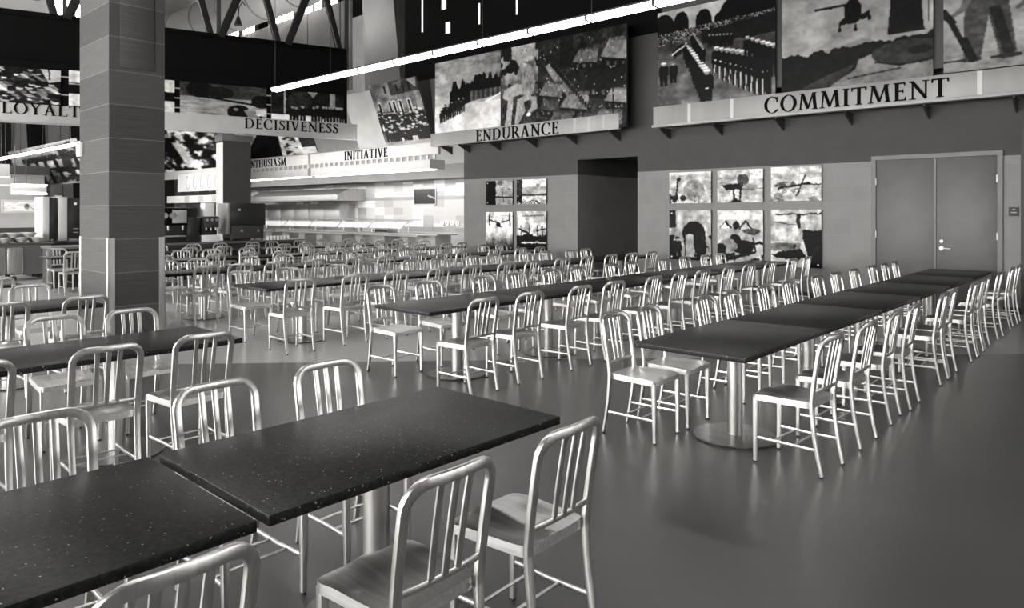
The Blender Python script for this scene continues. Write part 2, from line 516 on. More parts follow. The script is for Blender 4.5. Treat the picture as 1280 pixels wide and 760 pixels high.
# ------------------------------------------------------------------ pendant runs of fluorescent light
def pendant(y, xa, xb, z, label, pitch=1.22, w=0.19, matt='tube', top=ZC, name='pendant_light'):
    n = int(round((xb - xa) / pitch))
    t = thing(name, label, 'light', (xa, y, z), group=None)
    MB().bx(0, n * pitch, -w / 2, w / 2, 0.075, 0.105, 0.006).obj('housing', M['dark'], t)
    for k in range(n):
        prof = [(-w / 2 + 0.005, 0.075), (-w / 2 + 0.008, 0.03), (-w / 2 + 0.03, 0.0), (w / 2 - 0.03, 0.0), (w / 2 - 0.008, 0.03), (w / 2 - 0.005, 0.075)]
        fr2 = Fr((k * pitch + 0.015, 0, 0), (0, 1, 0))
        MB().prism(fr2, prof, 0, pitch - 0.03).obj('diffuser', M[matt], t)
        if k:
            MB().bx(k * pitch - 0.022, k * pitch + 0.022, -w / 2 - 0.004, w / 2 + 0.004, -0.006, 0.08, 0.004).obj('joint_collar', M['dark'], t)
        if k % 2 == 0:
            MB().cyl((k * pitch + 0.05, 0, 0.1), (k * pitch + 0.05, 0, top - z), 0.006, n=6).obj('suspension_cable', M['dark'], t)
    return t


pendant(9.2, -16.48, -3.06, 4.68, 'long lit fluorescent pendant run crossing above the wall signs')
pendant(2.2, -10.3, 3.12, 4.68, 'lit fluorescent pendant run above the near tables, out of frame overhead')
pendant(-3.5, -9.0, 4.42, 4.68, 'lit fluorescent pendant run behind the camera position')
pendant(6.2, -34.22, -20.8, on_Y(60, 187, 6.2)[1] - 0.04, w=0.10, label= 'lit fluorescent run at the far left behind the pillar', matt='tube_far')

# ------------------------------------------------------------------ roof over the serving hall: dark bulkhead, truss, duct, clerestory
BA = Vector((-19.75, 4.17, 0)); BU = Vector((0.29, 0.957, 0)).normalized()
BF = Fr(BA - BU * 6.0, BU)                   # a = 6 at the left picture edge, a = 14.45 at the right end


def A(u):
    """distance along the bulkhead frame seen in column u"""
    tt = (u - CU) / F
    d = Vector((CA * tt - SA, SA * tt + CA))
    o = BF.o; du = BU
    den = d.x * du.y - d.y * du.x
    return (o.x * d.y - o.y * d.x) / den


BE = A(436)
struct('wall_bulkhead', MB().fbox(BF, 0, BE, 3.95, 6.25, -0.5, -0.16), M['black'])
tr = thing('roof_truss', 'dark steel roof truss of slanted bars above the black bulkhead', 'truss')
MB().fbox(BF, 0, BE, 6.25, 6.42, -0.42, -0.24, 0.01).obj('bottom_chord', M['black'], tr)
MB().fbox(BF, 0, BE, 8.35, 8.55, -0.42, -0.24, 0.01).obj('top_chord', M['black'], tr)
a = 0.3; k = 0
while a < BE - 1.0:
    p0 = BF.p(a, 6.35, -0.33); p1 = BF.p(a + 0.8, 8.45, -0.33)
    MB().sweep([p0, p1], rrect(0.20, 0.20, 0.02), BF.n).obj('diagonal', M['black_gloss'], tr)
    MB().sweep([BF.p(a + 1.5, 6.35, -0.33), BF.p(a + 0.95, 8.45, -0.33)], rrect(0.17, 0.17, 0.02), BF.n).obj('diagonal', M['black_gloss'], tr)
    if k % 2 == 1:
        MB().fbox(BF, a + 1.65, a + 1.75, 6.3, 8.45, -0.38, -0.28).obj('post', M['dark'], tr)
    a += 1.75; k += 1
# pale lining with a lit pane left of the pillar
CF = Fr(BA - BU * 6.0 - BF.n * 4.0, BU)
CF2 = Fr(CF.p(0, 6.4, 0), BU, (Vector((0, 0, 1)) + BF.n * 0.55))
struct('wall_lining', MB().fbox(CF2, 0, 9.2, -1.0, 3.6, -0.2, 0), M['pale'])
w = struct('window_20', MB().fbox(CF2, 6.9, 7.9, 0.35, 1.5, 0.0, 0.02), M['daylight'])
MB().fbox(CF2, 6.9, 6.95, 0.35, 1.5, 0.02, 0.05).fbox(CF2, 7.4, 7.45, 0.35, 1.5, 0.02, 0.05).obj('window_frame', M['palegrey'], w, smooth=0)
# clerestory wall parallel to the door wall, its lit strip under the round duct
CY = 13.0
cl, cr = on_Y(150, 0, CY)[0], on_Y(434, 0, CY)[0]
cb = MB()
q = cl; k = 0
while q < cr:
    cb.bx(q, min(q + 1.9, cr) - 0.06, CY, CY + 0.2, 5.5, 8.32)
    q += 1.9
struct('wall_clerestory', cb, M['shaft'])
struct('trim_9', MB().bx(cl, cr, CY + 0.1, CY + 0.2, 5.5, 8.32).bx(cl, cr, CY, CY + 0.2, 8.95, ZC), M['palegrey'])
for i, (u0, u1) in enumerate(((277, 298), (303, 318), (336, 351), (352, 366), (370, 390), (392, 402), (411, 422))):
    x0, x1 = on_Y(u0, 0, CY)[0], on_Y(u1, 0, CY)[0]
    w = struct('window_%d' % (21 + i), MB().bx(x0, x1, CY + 0.05, CY + 0.08, 8.34, 8.90), M['daylight'])
    MB().bx(x0 - 0.06, x0, CY, CY + 0.15, 8.32, 8.95).bx(x1, x1 + 0.06, CY, CY + 0.15, 8.32, 8.95).bx((x0 + x1) / 2 - 0.02, (x0 + x1) / 2 + 0.02, CY, CY + 0.05, 8.34, 8.9).obj('window_frame', M['dark'], w, smooth=0)
struct('ceiling_hall', MB().bx(XL, -16.5, -2.0, CY, ZC - 0.12, ZC - 0.02), M['pale'])
d = thing('air_duct', 'fat round pale ventilation duct behind the roof truss', 'duct')
p0 = Vector((-34.0, 12.05, 8.84)); p1 = Vector((-19.6, 12.05, 8.84))
MB().cyl(p0, p1, 0.72, n=36).obj('pipe', M['pale'], d)
for q in range(7):
    c = p1 + Vector((-0.5 - 2.1 * q, 0, 0))
    MB().cyl(c + Vector((-0.04, 0, 0)), c + Vector((0.04, 0, 0)), 0.75, n=36).obj('seam_ring', M['palegrey'], d)
for q in (-33, -25, -20.5):
    MB().cyl((q, 12.05, 9.5), (q, 12.05, ZC - 0.12), 0.02, n=8).obj('hanger', M['dark'], d)
for q in (6.6, 8.1, 11.4):
    sp = MB().lathe([(0.03, 0.25), (0.05, 0.2), (0.11, 0.02), (0.12, 0.0)], (0, 0, 0), 16)
    fx = thing('track_spotlight', ['small dark spotlight behind the truss at the far left', 'small dark spotlight behind the truss just left of the pillar', 'small dark spotlight behind the truss right of the pillar'][(6.6, 8.1, 11.4).index(q)], 'spotlight', BF.p(q, 6.95, -1.2))
    sp.obj('lamp_head', M['black_gloss'], fx)
    MB().sweep([(0, 0, 0.25), (0.05, 0, 0.5), (0.25, 0, 0.62), (0.4, 0, 0.48)], rrect(0.025, 0.025, 0.008), (0, 1, 0)).obj('arm', M['black_gloss'], fx)
    MB().cyl((0, 0, 0.25), (0, 0, ZC - 0.1 - 6.95), 0.012, n=8).obj('stem', M['black_gloss'], fx)

# leaning pale shaft beside the bulkhead
def lean_shaft():
    y0 = 15.2
    bl = on_Y(433, 0, y0)[0]; bm_ = on_Y(468, 0, y0)[0]; br = on_Y(505, 0, y0)[0]
    zt_ = ZC
    tl = on_Y(438, 0, y0)[0]; tm = on_Y(452, 0, y0)[0]; trr = on_Y(487, 0, y0)[0]
    z0, z1 = 4.2, ZC + 0.0
    v = [(bl, y0 + 0.9, z0), (bm_, y0, z0), (br, y0 + 0.05, z0), (br, y0 + 1.4, z0), (tl, y0 + 0.9, z1), (tm, y0, z1), (trr, y0 + 0.05, z1), (trr, y0 + 1.4, z1)]
    f = [(0, 1, 5, 4), (1, 2, 6, 5), (2, 3, 7, 6), (3, 0, 4, 7), (3, 2, 1, 0), (4, 5, 6, 7)]
    return MB().add(v, f)


struct('wall_shaft', lean_shaft(), M['shaft'])
# narrow lit slits in the black upper wall
for i, (u, v0, v1, w) in enumerate(((526, -8, 40, 0.05), (551, -12, 12, 0.18), (556, 28, 42, 0.18), (597, 4, 30, 0.05), (644, -5, 18, 0.04))):
    x, z1 = on_Y(u, v0, WY); z0 = on_Y(u, v1, WY)[1]
    struct('window_%d' % (30 + i), MB().bx(x, x + w, WY + 0.03, WY + 0.05, z0, min(z1, ZC)), M['slit'])
# ------------------------------------------------------------------ chairs
def post_y(z):
    """side profile of the rear post: splayed foot, upright at the seat, raked back above"""
    if z < 0.44:
        t = 1 - z / 0.44
        return -0.178 - 0.062 * t ** 1.7
    t = (z - 0.44) / 0.42
    return -0.178 - 0.062 * t ** 1.3


def post_x(z):
    return 0.170 + 0.012 * min(1, z / 0.86) if z > 0.44 else 0.170 + 0.006 * z / 0.44


def seat_mb(n=16):
    def shape(u, v):
        hw = 0.178 + 0.024 * (v + 1) / 2
        x = u * hw * (1 - 0.07 * abs(v) ** 12)
        y = 0.02 + v * 0.195 * (1 - 0.05 * abs(u) ** 10)
        return x, y
    def top(u, v):
        sc = 0.0
        for cx in (-0.44, 0.44):
            sc += math.exp(-((u - cx) / 0.42) ** 2 - ((v + 0.12) / 0.62) ** 2)
        z = 0.462 - 0.017 * sc
        z -= 0.010 * max(0, v - 0.45) * (1 - 0.9 * math.exp(-(u / 0.22) ** 2)) * 2
        e = max(abs(u), abs(v))
        if e > 0.9:
            z -= 0.05 * (e - 0.9) ** 1.2
        return z
    vs = []; fs = []
    for j in range(n + 1):
        for i in range(n + 1):
            u = -1 + 2 * i / n; v = -1 + 2 * j / n
            x, y = shape(u, v); vs.append((x, y, top(u, v)))
    for j in range(n):
        for i in range(n):
            a = j * (n + 1) + i
            fs.append((a, a + 1, a + n + 2, a + n + 1))
    ring = [i for i in range(n + 1)] + [j * (n + 1) + n for j in range(1, n + 1)] + [n * (n + 1) + i for i in range(n - 1, -1, -1)] + [j * (n + 1) for j in range(n - 1, 0, -1)]
    b0 = len(vs)
    for q in ring:
        x, y, z = vs[q]; vs.append((x * 1.004, y, 0.418 + (0.462 - z) * -0.2))
    b1 = len(vs)
    for q in ring:
        x, y, z = vs[q]; vs.append((x * 0.94, (y - 0.02) * 0.94 + 0.02, 0.418))
    k = len(ring)
    for i in range(k):
        j = (i + 1) % k
        fs.append((ring[j], ring[i], b0 + i, b0 + j)); fs.append((b0 + j, b0 + i, b1 + i, b1 + j))
    # underside
    fs.append([b1 + i for i in range(k)][::-1])
    return MB().add(vs, fs)


def back_frame_mb(arc=6):
    R = 0.078; zt = 0.86
    pts = []
    for z in (0.40, 0.46, 0.54, 0.62, 0.70, zt - R):
        pts.append((-post_x(z), post_y(z), z))
    hw = post_x(zt)
    for k in range(1, arc + 1):
        a = PI - PI / 2 * k / arc
        x = -hw + R + R * math.cos(a); z = zt - R + R * math.sin(a)
        pts.append((x, post_y(z) - 0.022 * (1 - (x / hw) ** 2), z))
    for x in (-0.05, 0.0, 0.05):
        pts.append((x, post_y(zt) - 0.022 * (1 - (x / hw) ** 2), zt))
    pts += [(-x, y, z) for x, y, z in pts[:-3][::-1]]
    prof = rrect(0.021, 0.037, 0.005, 2)
    return MB().sweep(pts, prof, (0, 1, 0))


def rail_y(x):
    return post_y(0.53) - 0.018 * (1 - (x / 0.175) ** 2)


def chair(full, name='dining_chair'):
    r = thing(name, 'brushed aluminium slat-back chair', 'chair')
    seat_mb(16 if full else 8).obj('seat', M['alu_seat'], r, smooth=50)
    back_frame_mb(6 if full else 3).obj('back_frame', M['alu'], r, smooth=40)
    pr = rrect(0.011, 0.024, 0.004, 2)
    zr = 0.525
    MB().sweep([(x, rail_y(x), zr + 0.006 * (1 - (x / 0.17) ** 2)) for x in (-0.166, -0.11, -0.05, 0, 0.05, 0.11, 0.166)], pr, (0, 1, 0)).obj('lower_rail', M['alu'], r)
    for x in (-0.061, 0, 0.061):
        hw = 0.182
        pts = []
        for z in (zr, 0.64, 0.75, 0.852):
            t = (z - zr) / (0.855 - zr)
            y = post_y(z) - (0.018 * (1 - t) + 0.022 * t) * (1 - (x / hw) ** 2)
            pts.append((x * (0.92 + 0.08 * t), y, z))
        MB().sweep(pts, rrect(0.010, 0.027, 0.003, 2), (0, 1, 0)).obj('back_bar', M['alu'], r)
    for s in (-1, 1):
        # rear leg carries on down from the back post
        pts = [(s * post_x(z), post_y(z), z) for z in (0.43, 0.34, 0.24, 0.12, 0.012)]
        lg = MB().sweep(pts, rrect(0.024, 0.036, 0.006, 2), (0, 1, 0), scale=[1.0, 0.98, 0.94, 0.88, 0.8]).obj('leg', M['alu'], r)
        if full:
            MB().cyl((pts[-1][0], pts[-1][1], 0.0), (pts[-1][0], pts[-1][1], 0.016), 0.011, n=10).obj('glide', M['rubber'], lg)
        pts = [(s * (0.178 - 0.004 * (1 - z / 0.43)), 0.188 + 0.006 * (1 - z / 0.43), z) for z in (0.43, 0.3, 0.15, 0.012)]
        lg = MB().sweep(pts, rrect(0.036, 0.034, 0.007, 2), (0, 1, 0), scale=[1.0, 0.92, 0.82, 0.72]).obj('leg', M['alu'], r)
        if full:
            MB().cyl((pts[-1][0], pts[-1][1], 0.0), (pts[-1][0], pts[-1][1], 0.016), 0.011, n=10).obj('glide', M['rubber'], lg)
        zs = 0.165
        MB().sweep([(s * 0.170, post_y(zs), zs), (s * 0.166, 0.0, zs - 0.002), (s * 0.174, 0.188, zs)], rrect(0.013, 0.020, 0.004, 2), (1, 0, 0)).obj('stretcher', M['alu'], r)
    if full:
        for y in (-0.06, 0.075):
            MB().sweep([(-0.166, y, 0.163), (-0.08, y, 0.166), (0.08, y, 0.166), (0.166, y, 0.163)], rrect(0.012, 0.012, 0.004, 2), (0, 1, 0)).obj('cross_rod', M['alu'], r)
    remember(r)
    return r


# ------------------------------------------------------------------ tables
def table(length, name='dining_table'):
    t = thing(name, 'black speckled granite table', 'table')
    MB().box((0, 0, 0.7225), (0.815, length, 0.035), 0.004).obj('tabletop', M['granite'], t)
    MB().lathe([(0.054, 0.016), (0.054, 0.69), (0.16, 0.692), (0.16, 0.705)], n=32).obj('column', M['steel'], t, smooth=30)
    MB().lathe([(0.30, 0.0), (0.302, 0.006), (0.296, 0.013), (0.06, 0.02)], n=48).obj('base', M['steel_base'], t, smooth=30)
    remember(t)
    return t


ORD = ['', 'first', 'second', 'third', 'fourth', 'fifth', 'sixth', 'seventh', 'eighth', 'ninth', 'tenth', 'eleventh', 'twelfth', 'thirteenth']
PROTO = {}


def place(kind, x, y, rz, label, group):
    """first use moves the prototype itself, later ones copy it"""
    r, used = PROTO[kind]
    if not used:
        PROTO[kind][1] = True
        r.location = (x, y, 0); r.rotation_euler = (0, 0, rz); r['label'] = label; r['group'] = group
        return r
    return dup(r, (x, y, 0), rz, label, group)


PROTO['full'] = [chair(True), False]
PROTO['far'] = [chair(False), False]
PROTO['table'] = [table(1.445), False]
PROTO['near_table'] = [table(1.40), False]
GC = 'aluminium slat-back chairs around the dining tables'
GT = 'speckled granite dining tables set end to end in rows'

ROWS = [   # centre, name of the row, measured columns of the chair tops: right side, left side
    (-2.31, 'row ending at the double door',
     [1042, 1085, 1121, 1144, 1181, 1190, 1217, 1226, 1236, 1251, 1266, 1274],
     [770, 812, 882.5, 916, 957.5, 985, 1022.5, 1045, 1067.5, 1090, 1106, 1119]),
    (-5.30, 'second row from the double door',
     [605, 664, 726, 770, 817, 851, 880, 912, 937, 964, 991, 1009],
     [477, 535, 604, 645, 690, 722, 765, 790, 830, 856, 882, 901]),
    (-8.20, 'third row from the double door',
     [377.5, 445, 497, 550, 591, 634, 666, 705, 734, 765, 790, 816],
     [302, 360, 422, 461, 514, 549, 592, 617, 657, 682, 714, 732]),
    (-11.05, 'fourth row from the double door',
     [258, 302, 345, 395, 446, 484, 524, 556, 580, 619, 651, 675], None),
    (-13.90, 'fifth row from the double door', None, None),
    (-16.60, 'row beside the drink counter', None, None),
]
T0, PITCH = 4.975, 1.465
rng = random.Random(3)
for ri, (xc, rname, ur, ul) in enumerate(ROWS):
    for k in range(6):
        place('table', xc + rng.uniform(-0.008, 0.008), T0 + PITCH * k, 0, 'black granite pedestal table, %s from near end, %s' % (ORD[k + 1], rname), GT)
    for side, us in ((1, ur), (-1, ul)):
        xb = xc + side * 0.775
        if us:
            ys = [on_X(u, xb) for u in us]
        else:
            ys = []
            for k in range(6):
                ys += [T0 + PITCH * k - 0.33 + rng.uniform(-0.07, 0.07), T0 + PITCH * k + 0.31 + rng.uniform(-0.08, 0.08)]
        for i in range(1, len(ys)):                 # chairs never stand inside each other
            ys[i] = max(ys[i], ys[i - 1] + 0.44)
        for i, y in enumerate(ys):
            x = xc + side * (0.775 - 0.240 + (rng.uniform(-0.012, 0.012) if (ri, i) != (0, 0) else 0.0))
            rz = (PI / 2 if side > 0 else -PI / 2) + math.radians(rng.uniform(-3.0, 3.0))
            place('full' if ri < 3 else 'far', x, y, rz,
                  'aluminium chair, %s from near end, facing %s kitchen, %s' % (ORD[i + 1], 'the' if side > 0 else 'away from', rname), GC)

# tables and chairs on the near side of the aisle, which end at the aisle in line with the rows
NEAR = [  # centre, name, number of tables, y of the chairs on the right, on the left (near to far)
    (-2.38, 'row closest to the camera', 2, [0.66, 1.48, 2.07], [0.79, 1.485, 2.07]),
    (-5.30, 'short row before the pillar', 2, [0.82, 1.48, 2.04], [0.90, 1.62, 2.15]),
    (-8.15, 'single table by the pillar', 1, [1.58, 2.21], [1.50, 2.15]),
    (-11.0, 'lone table left of the pillar', 1, [2.12], [2.05]),
]
for ri, (xc, rname, nt_, yr, yl) in enumerate(NEAR):
    for k in range(nt_):
        y = 1.785 - k * 1.415
        x = xc
        if ri == 0 and k == 1:
            x = xc + 0.005; y = 1.045 - 0.70
        place('near_table', x, y, 0, 'black granite pedestal table, %s, %s' % (('far end', 'near end')[k] if nt_ > 1 else 'the only one', rname), GT)
    for side, ys in ((1, yr), (-1, yl)):
        n = len(ys)
        for i, y in enumerate(ys):
            xr = xc + side * (0.785 - 0.24 + rng.uniform(-0.015, 0.015))
            place('full', xr, y, (PI / 2 if side > 0 else -PI / 2) + math.radians(rng.uniform(-2.5, 2.5)),
                  'aluminium chair, %s from far end, facing %s kitchen, %s' % (ORD[n - i], 'the' if side > 0 else 'away from', rname), GC)
# ------------------------------------------------------------------ printed photographs (grey values on a fine grid)
class Pic:
    def __init__(s, w, h, base=0.5, asp=None):
        s.w, s.h = w, h
        s.a = np.full((h, w), float(base))
        s.X, s.Y = np.meshgrid((np.arange(w) + 0.5) / w, (np.arange(h) + 0.5) / h)     # y runs down
        s.r = np.random.RandomState(w * 7 + h)

    def seed(s, k):
        s.r = np.random.RandomState(k); return s

    def noise(s, sx, sy=None, octv=3):
        sy = sy or sx
        out = np.zeros((s.h, s.w)); amp = 1.0; tot = 0
        for o in range(octv):
            gx, gy = int(sx * 2 ** o) + 2, int(sy * 2 ** o) + 2
            g = s.r.rand(gy, gx)
            fx = s.X * (gx - 1.001); fy = s.Y * (gy - 1.001)
            ix = fx.astype(int); iy = fy.astype(int); tx = fx - ix; ty = fy - iy
            tx = tx * tx * (3 - 2 * tx); ty = ty * ty * (3 - 2 * ty)
            v = (g[iy, ix] * (1 - tx) + g[iy, ix + 1] * tx) * (1 - ty) + (g[iy + 1, ix] * (1 - tx) + g[iy + 1, ix + 1] * tx) * ty
            out += amp * v; tot += amp; amp *= 0.55
        return out / tot

    def put(s, mask, val):
        s.a = np.where(mask, val, s.a); return s

    def vgrad(s, y0, c0, y1, c1):
        t = np.clip((s.Y - y0) / (y1 - y0), 0, 1)
        m = (s.Y >= y0) & (s.Y <= y1)
        return s.put(m, c0 + (c1 - c0) * t)

    def inpoly(s, pts):
        m = np.zeros((s.h, s.w), bool)
        n = len(pts)
        for i in range(n):
            x0, y0 = pts[i]; x1, y1 = pts[(i + 1) % n]
            if y0 == y1:
                continue
            c = ((y0 > s.Y) != (y1 > s.Y)) & (s.X < (x1 - x0) * (s.Y - y0) / (y1 - y0) + x0)
            m ^= c
        return m

    def poly(s, pts, val):
        return s.put(s.inpoly(pts), val)

    def ell(s, cx, cy, rx, ry, val):
        return s.put(((s.X - cx) / rx) ** 2 + ((s.Y - cy) / ry) ** 2 < 1, val)

    def line(s, p0, p1, w, val):
        dx, dy = p1[0] - p0[0], p1[1] - p0[1]
        t = np.clip(((s.X - p0[0]) * dx + (s.Y - p0[1]) * dy) / (dx * dx + dy * dy), 0, 1)
        asp = s.w / s.h
        d = np.hypot((s.X - p0[0] - t * dx) * asp, s.Y - p0[1] - t * dy)
        return s.put(d < w, val)

    def grain(s, k=0.06, sc=30):
        s.a = s.a + (s.noise(sc, sc, 2) - 0.5) * 2 * k; return s

    def man(s, x, y, hgt, coat=0.08, legs=0.08, cap=0.75, wid=0.32):
        """standing figure, feet at y"""
        asp = s.h / s.w
        w = hgt * wid * asp
        s.poly([(x - w * .38, y), (x - w * .42, y - hgt * .5), (x + w * .42, y - hgt * .5), (x + w * .38, y), (x + w * .08, y), (x, y - hgt * .4), (x - w * .08, y)], legs)
        s.poly([(x - w * .5, y - hgt * .42), (x - w * .5, y - hgt * .8), (x - w * .2, y - hgt * .86), (x + w * .2, y - hgt * .86), (x + w * .5, y - hgt * .8), (x + w * .5, y - hgt * .42)], coat)
        s.ell(x, y - hgt * .91, w * .2, hgt * .07, 0.5)
        s.poly([(x - w * .28, y - hgt * .94), (x - w * .2, y - hgt), (x + w * .2, y - hgt), (x + w * .28, y - hgt * .94)], cap)
        return s


def pic_landing(w=150, h=150):
    p = Pic(w, h).seed(1)
    p.a = 0.42 + 0.22 * p.Y + (p.noise(5, 20) - .5) * 0.25 + 0.1 * (1 - p.X)
    p.put(p.Y > 0.62, 0.62 + 0.12 * p.Y + (p.noise(8, 8) - .5) * 0.2)
    top = 0.33 + (p.noise(26, 2, 2) - .5) * 0.28 - 0.12 * (p.X - 0.3) + 0.25 * np.clip(0.36 - p.X, 0, 1)
    bot = 0.74 - 0.30 * p.X + 0.03
    m = (p.Y > top) & (p.Y < bot) & (p.X > 0.24)
    p.put(m, 0.05 + 0.03 * p.noise(10))
    p.put((p.X > 0.55) & (p.Y > 0.46) & (p.Y < 0.6 - 0.1 * (p.X - .55)), 0.22 + 0.12 * (np.sin(p.X * 90) > 0))
    p.line((0.78, 0.63), (1.0, 0.54), 0.008, 0.8)
    for i in range(11):
        p.man(0.10 + 0.035 * i, 0.84 - 0.012 * i, 0.17 + 0.03 * (i % 3), 0.12, 0.15, 0.12)
    return p.grain(0.05)


def pic_tree_soldiers(w=80, h=170):
    p = Pic(w, h).seed(2)
    p.a = 0.60 - 0.42 * p.Y + (p.noise(5) - .5) * 0.4
    n = p.noise(4, 7)
    p.put((n > 0.55) & (p.Y < 0.5), 0.10)
    p.put(p.Y > 0.62, 0.2 + (p.noise(14, 20) - .5) * 0.45)
    # kneeling and stooping men
    p.poly([(0.1, .52), (0.45, .46), (0.62, .5), (0.6, .6), (0.35, .62), (0.28, .98), (0.12, .98), (0.2, .66), (.05, .62)], 0.55)
    p.poly([(0.55, .5), (0.6, .30), (0.72, .24), (0.88, .30), (0.92, .52), (0.8, .64), (0.62, .62)], 0.48)
    p.ell(0.74, 0.2, 0.11, 0.045, 0.36); p.ell(0.74, 0.18, 0.15, 0.03, 0.6)
    p.poly([(0.45, .66), (0.7, .62), (0.95, .66), (0.98, .8), (0.7, .86), (0.5, .98), (0.38, .98)], 0.52)
    p.poly([(0.62, .7), (0.8, .68), (0.82, .78), (0.66, .8)], 0.16)
    p.line((0.5, .98), (0.75, .78), 0.02, 0.2); p.line((0.24, .62), (0.14, .95), 0.012, 0.55)
    p.ell(0.75, 0.86, 0.06, 0.02, 0.8)
    return p.grain(0.10, 24)


def pic_village(w=170, h=150):
    p = Pic(w, h).seed(3)
    p.a = 0.16 + (p.noise(9) - .5) * 0.28
    p.poly([(0.08, .28), (0.13, .26), (0.42, .60), (0.62, .76), (0.58, .80), (0.36, .64), (0.17, .42)], 0.42)
    for x, y, ww, hh, tn in ((.40, .16, .30, .16, .38), (.72, .10, .34, .24, .46), (.54, .36, .44, .24, .10), (.0, .44, .30, .18, .40), (.0, .62, .26, .14, .26),
                             (.26, .58, .34, .20, .44), (.12, .76, .3, .16, .34), (.40, .80, .28, .16, .30), (.76, .60, .26, .16, .46), (.62, .80, .34, .16, .40), (.0, .86, .2, .14, .3)):
        p.poly([(x + ww * .05, y + hh * .7), (x + ww * .9, y + hh), (x + ww * .9, y + hh * 1.5), (x + ww * .08, y + hh * 1.3)], 0.09)
        for k in range(3):
            p.poly([(x + ww * (.2 + .24 * k), y + hh * (.95 + .06 * k)), (x + ww * (.28 + .24 * k), y + hh * (.98 + .06 * k)), (x + ww * (.28 + .24 * k), y + hh * (1.2 + .06 * k)), (x + ww * (.2 + .24 * k), y + hh * (1.17 + .06 * k))], 0.34)
        p.poly([(x, y + hh * .75), (x + ww * .32, y), (x + ww * 1.0, y + hh * .12), (x + ww * .95, y + hh * 1.05)], tn)
        p.poly([(x + ww * .32, y), (x + ww * 1.0, y + hh * .12), (x + ww * .97, y + hh * .3), (x + ww * .3, y + hh * .12)], tn * 0.75)
    for i in range(16):
        p.man(0.22 + 0.026 * i, 0.36 + 0.031 * i, 0.07, 0.07, 0.07, 0.5)
    p.line((0.86, .5), (0.86, .85), 0.006, 0.07)
    for i in range(70):
        p.ell(p.r.rand(), p.r.rand(), 0.006, 0.007, 0.75)
    p.put((p.Y < 0.14) & (p.noise(12) > 0.5), 0.22)
    p.put((p.X > 0.26) & (p.X < 0.42) & (p.Y < 0.34), 0.07 + 0.05 * p.noise(8))
    return p.grain(0.08, 40)


def pic_parade(w=180, h=190):
    p = Pic(w, h).seed(4)
    p.a = 0.22 + 0.16 * p.Y + (p.noise(6, 10) - .5) * 0.22
    p.put(p.Y < 0.22, 0.62)
    for cx, rx, ry in ((0.06, .10, .14), (0.22, .07, .14), (0.42, .07, .12), (0.8, .26, .22), (0.55, .04, .06)):
        p.ell(cx, 0.17, rx, ry, 0.04)
    m = (p.Y > 0.22 - 0.05 * p.X) & (p.Y < 0.34 - 0.1 * p.X)
    n = p.r.rand(h, w)
    p.put(m, np.where(n > 0.72, 0.7, 0.10))
    p.put((p.Y > 0.3 - 0.1 * p.X) & (p.Y < 0.38) & (p.X > 0.4), 0.11)
    for i in range(12):                                   # marching ranks, far to near
        p.man(0.26 + 0.017 * i, 0.50 + 0.042 * i, 0.16 + 0.016 * i, 0.06, 0.06, 0.85)
        p.put((np.abs(p.X - (0.26 + .017 * i)) < 0.012) & (np.abs(p.Y - (0.41 + .036 * i)) < 0.006), 0.85)
    for i in range(8):
        p.man(0.33 + 0.012 * i, 0.40 + 0.022 * i, 0.14, 0.05, 0.05, 0.6)
    for i in range(7):
        p.man(0.47 + 0.03 * i, 0.42 + 0.004 * i, 0.12, 0.05, 0.05, 0.5)
    for i in range(10):
        x, y, hh = 0.53 + 0.043 * i, 0.70 + 0.026 * i, 0.27 + 0.013 * i
        p.man(x, y, hh, 0.05, 0.05, 0.85, 0.3)
        p.put((np.abs(p.X - x) < 0.02) & (np.abs(p.Y - (y - hh * .55)) < 0.006), 0.85)
        p.line((x - 0.015, y - hh * .38), (x - 0.02, y), 0.005, 0.7)
    for i in range(6):
        p.man(0.78 + 0.04 * i, 0.58 + 0.04 * i, 0.2 + 0.02 * i, 0.05, 0.05, 0.85, 0.3)
    p.man(0.06, 0.73, 0.23, 0.05, 0.05, 0.8, 0.36); p.man(0.15, 0.71, 0.2, 0.06, 0.06, 0.3, 0.36)
    p.poly([(0.14, .42), (0.2, .36), (0.26, .34), (0.22, .44), (0.16, .47)], 0.07)
    p.line((0.14, .44), (0.25, .37), 0.006, 0.8)
    return p.grain(0.04)


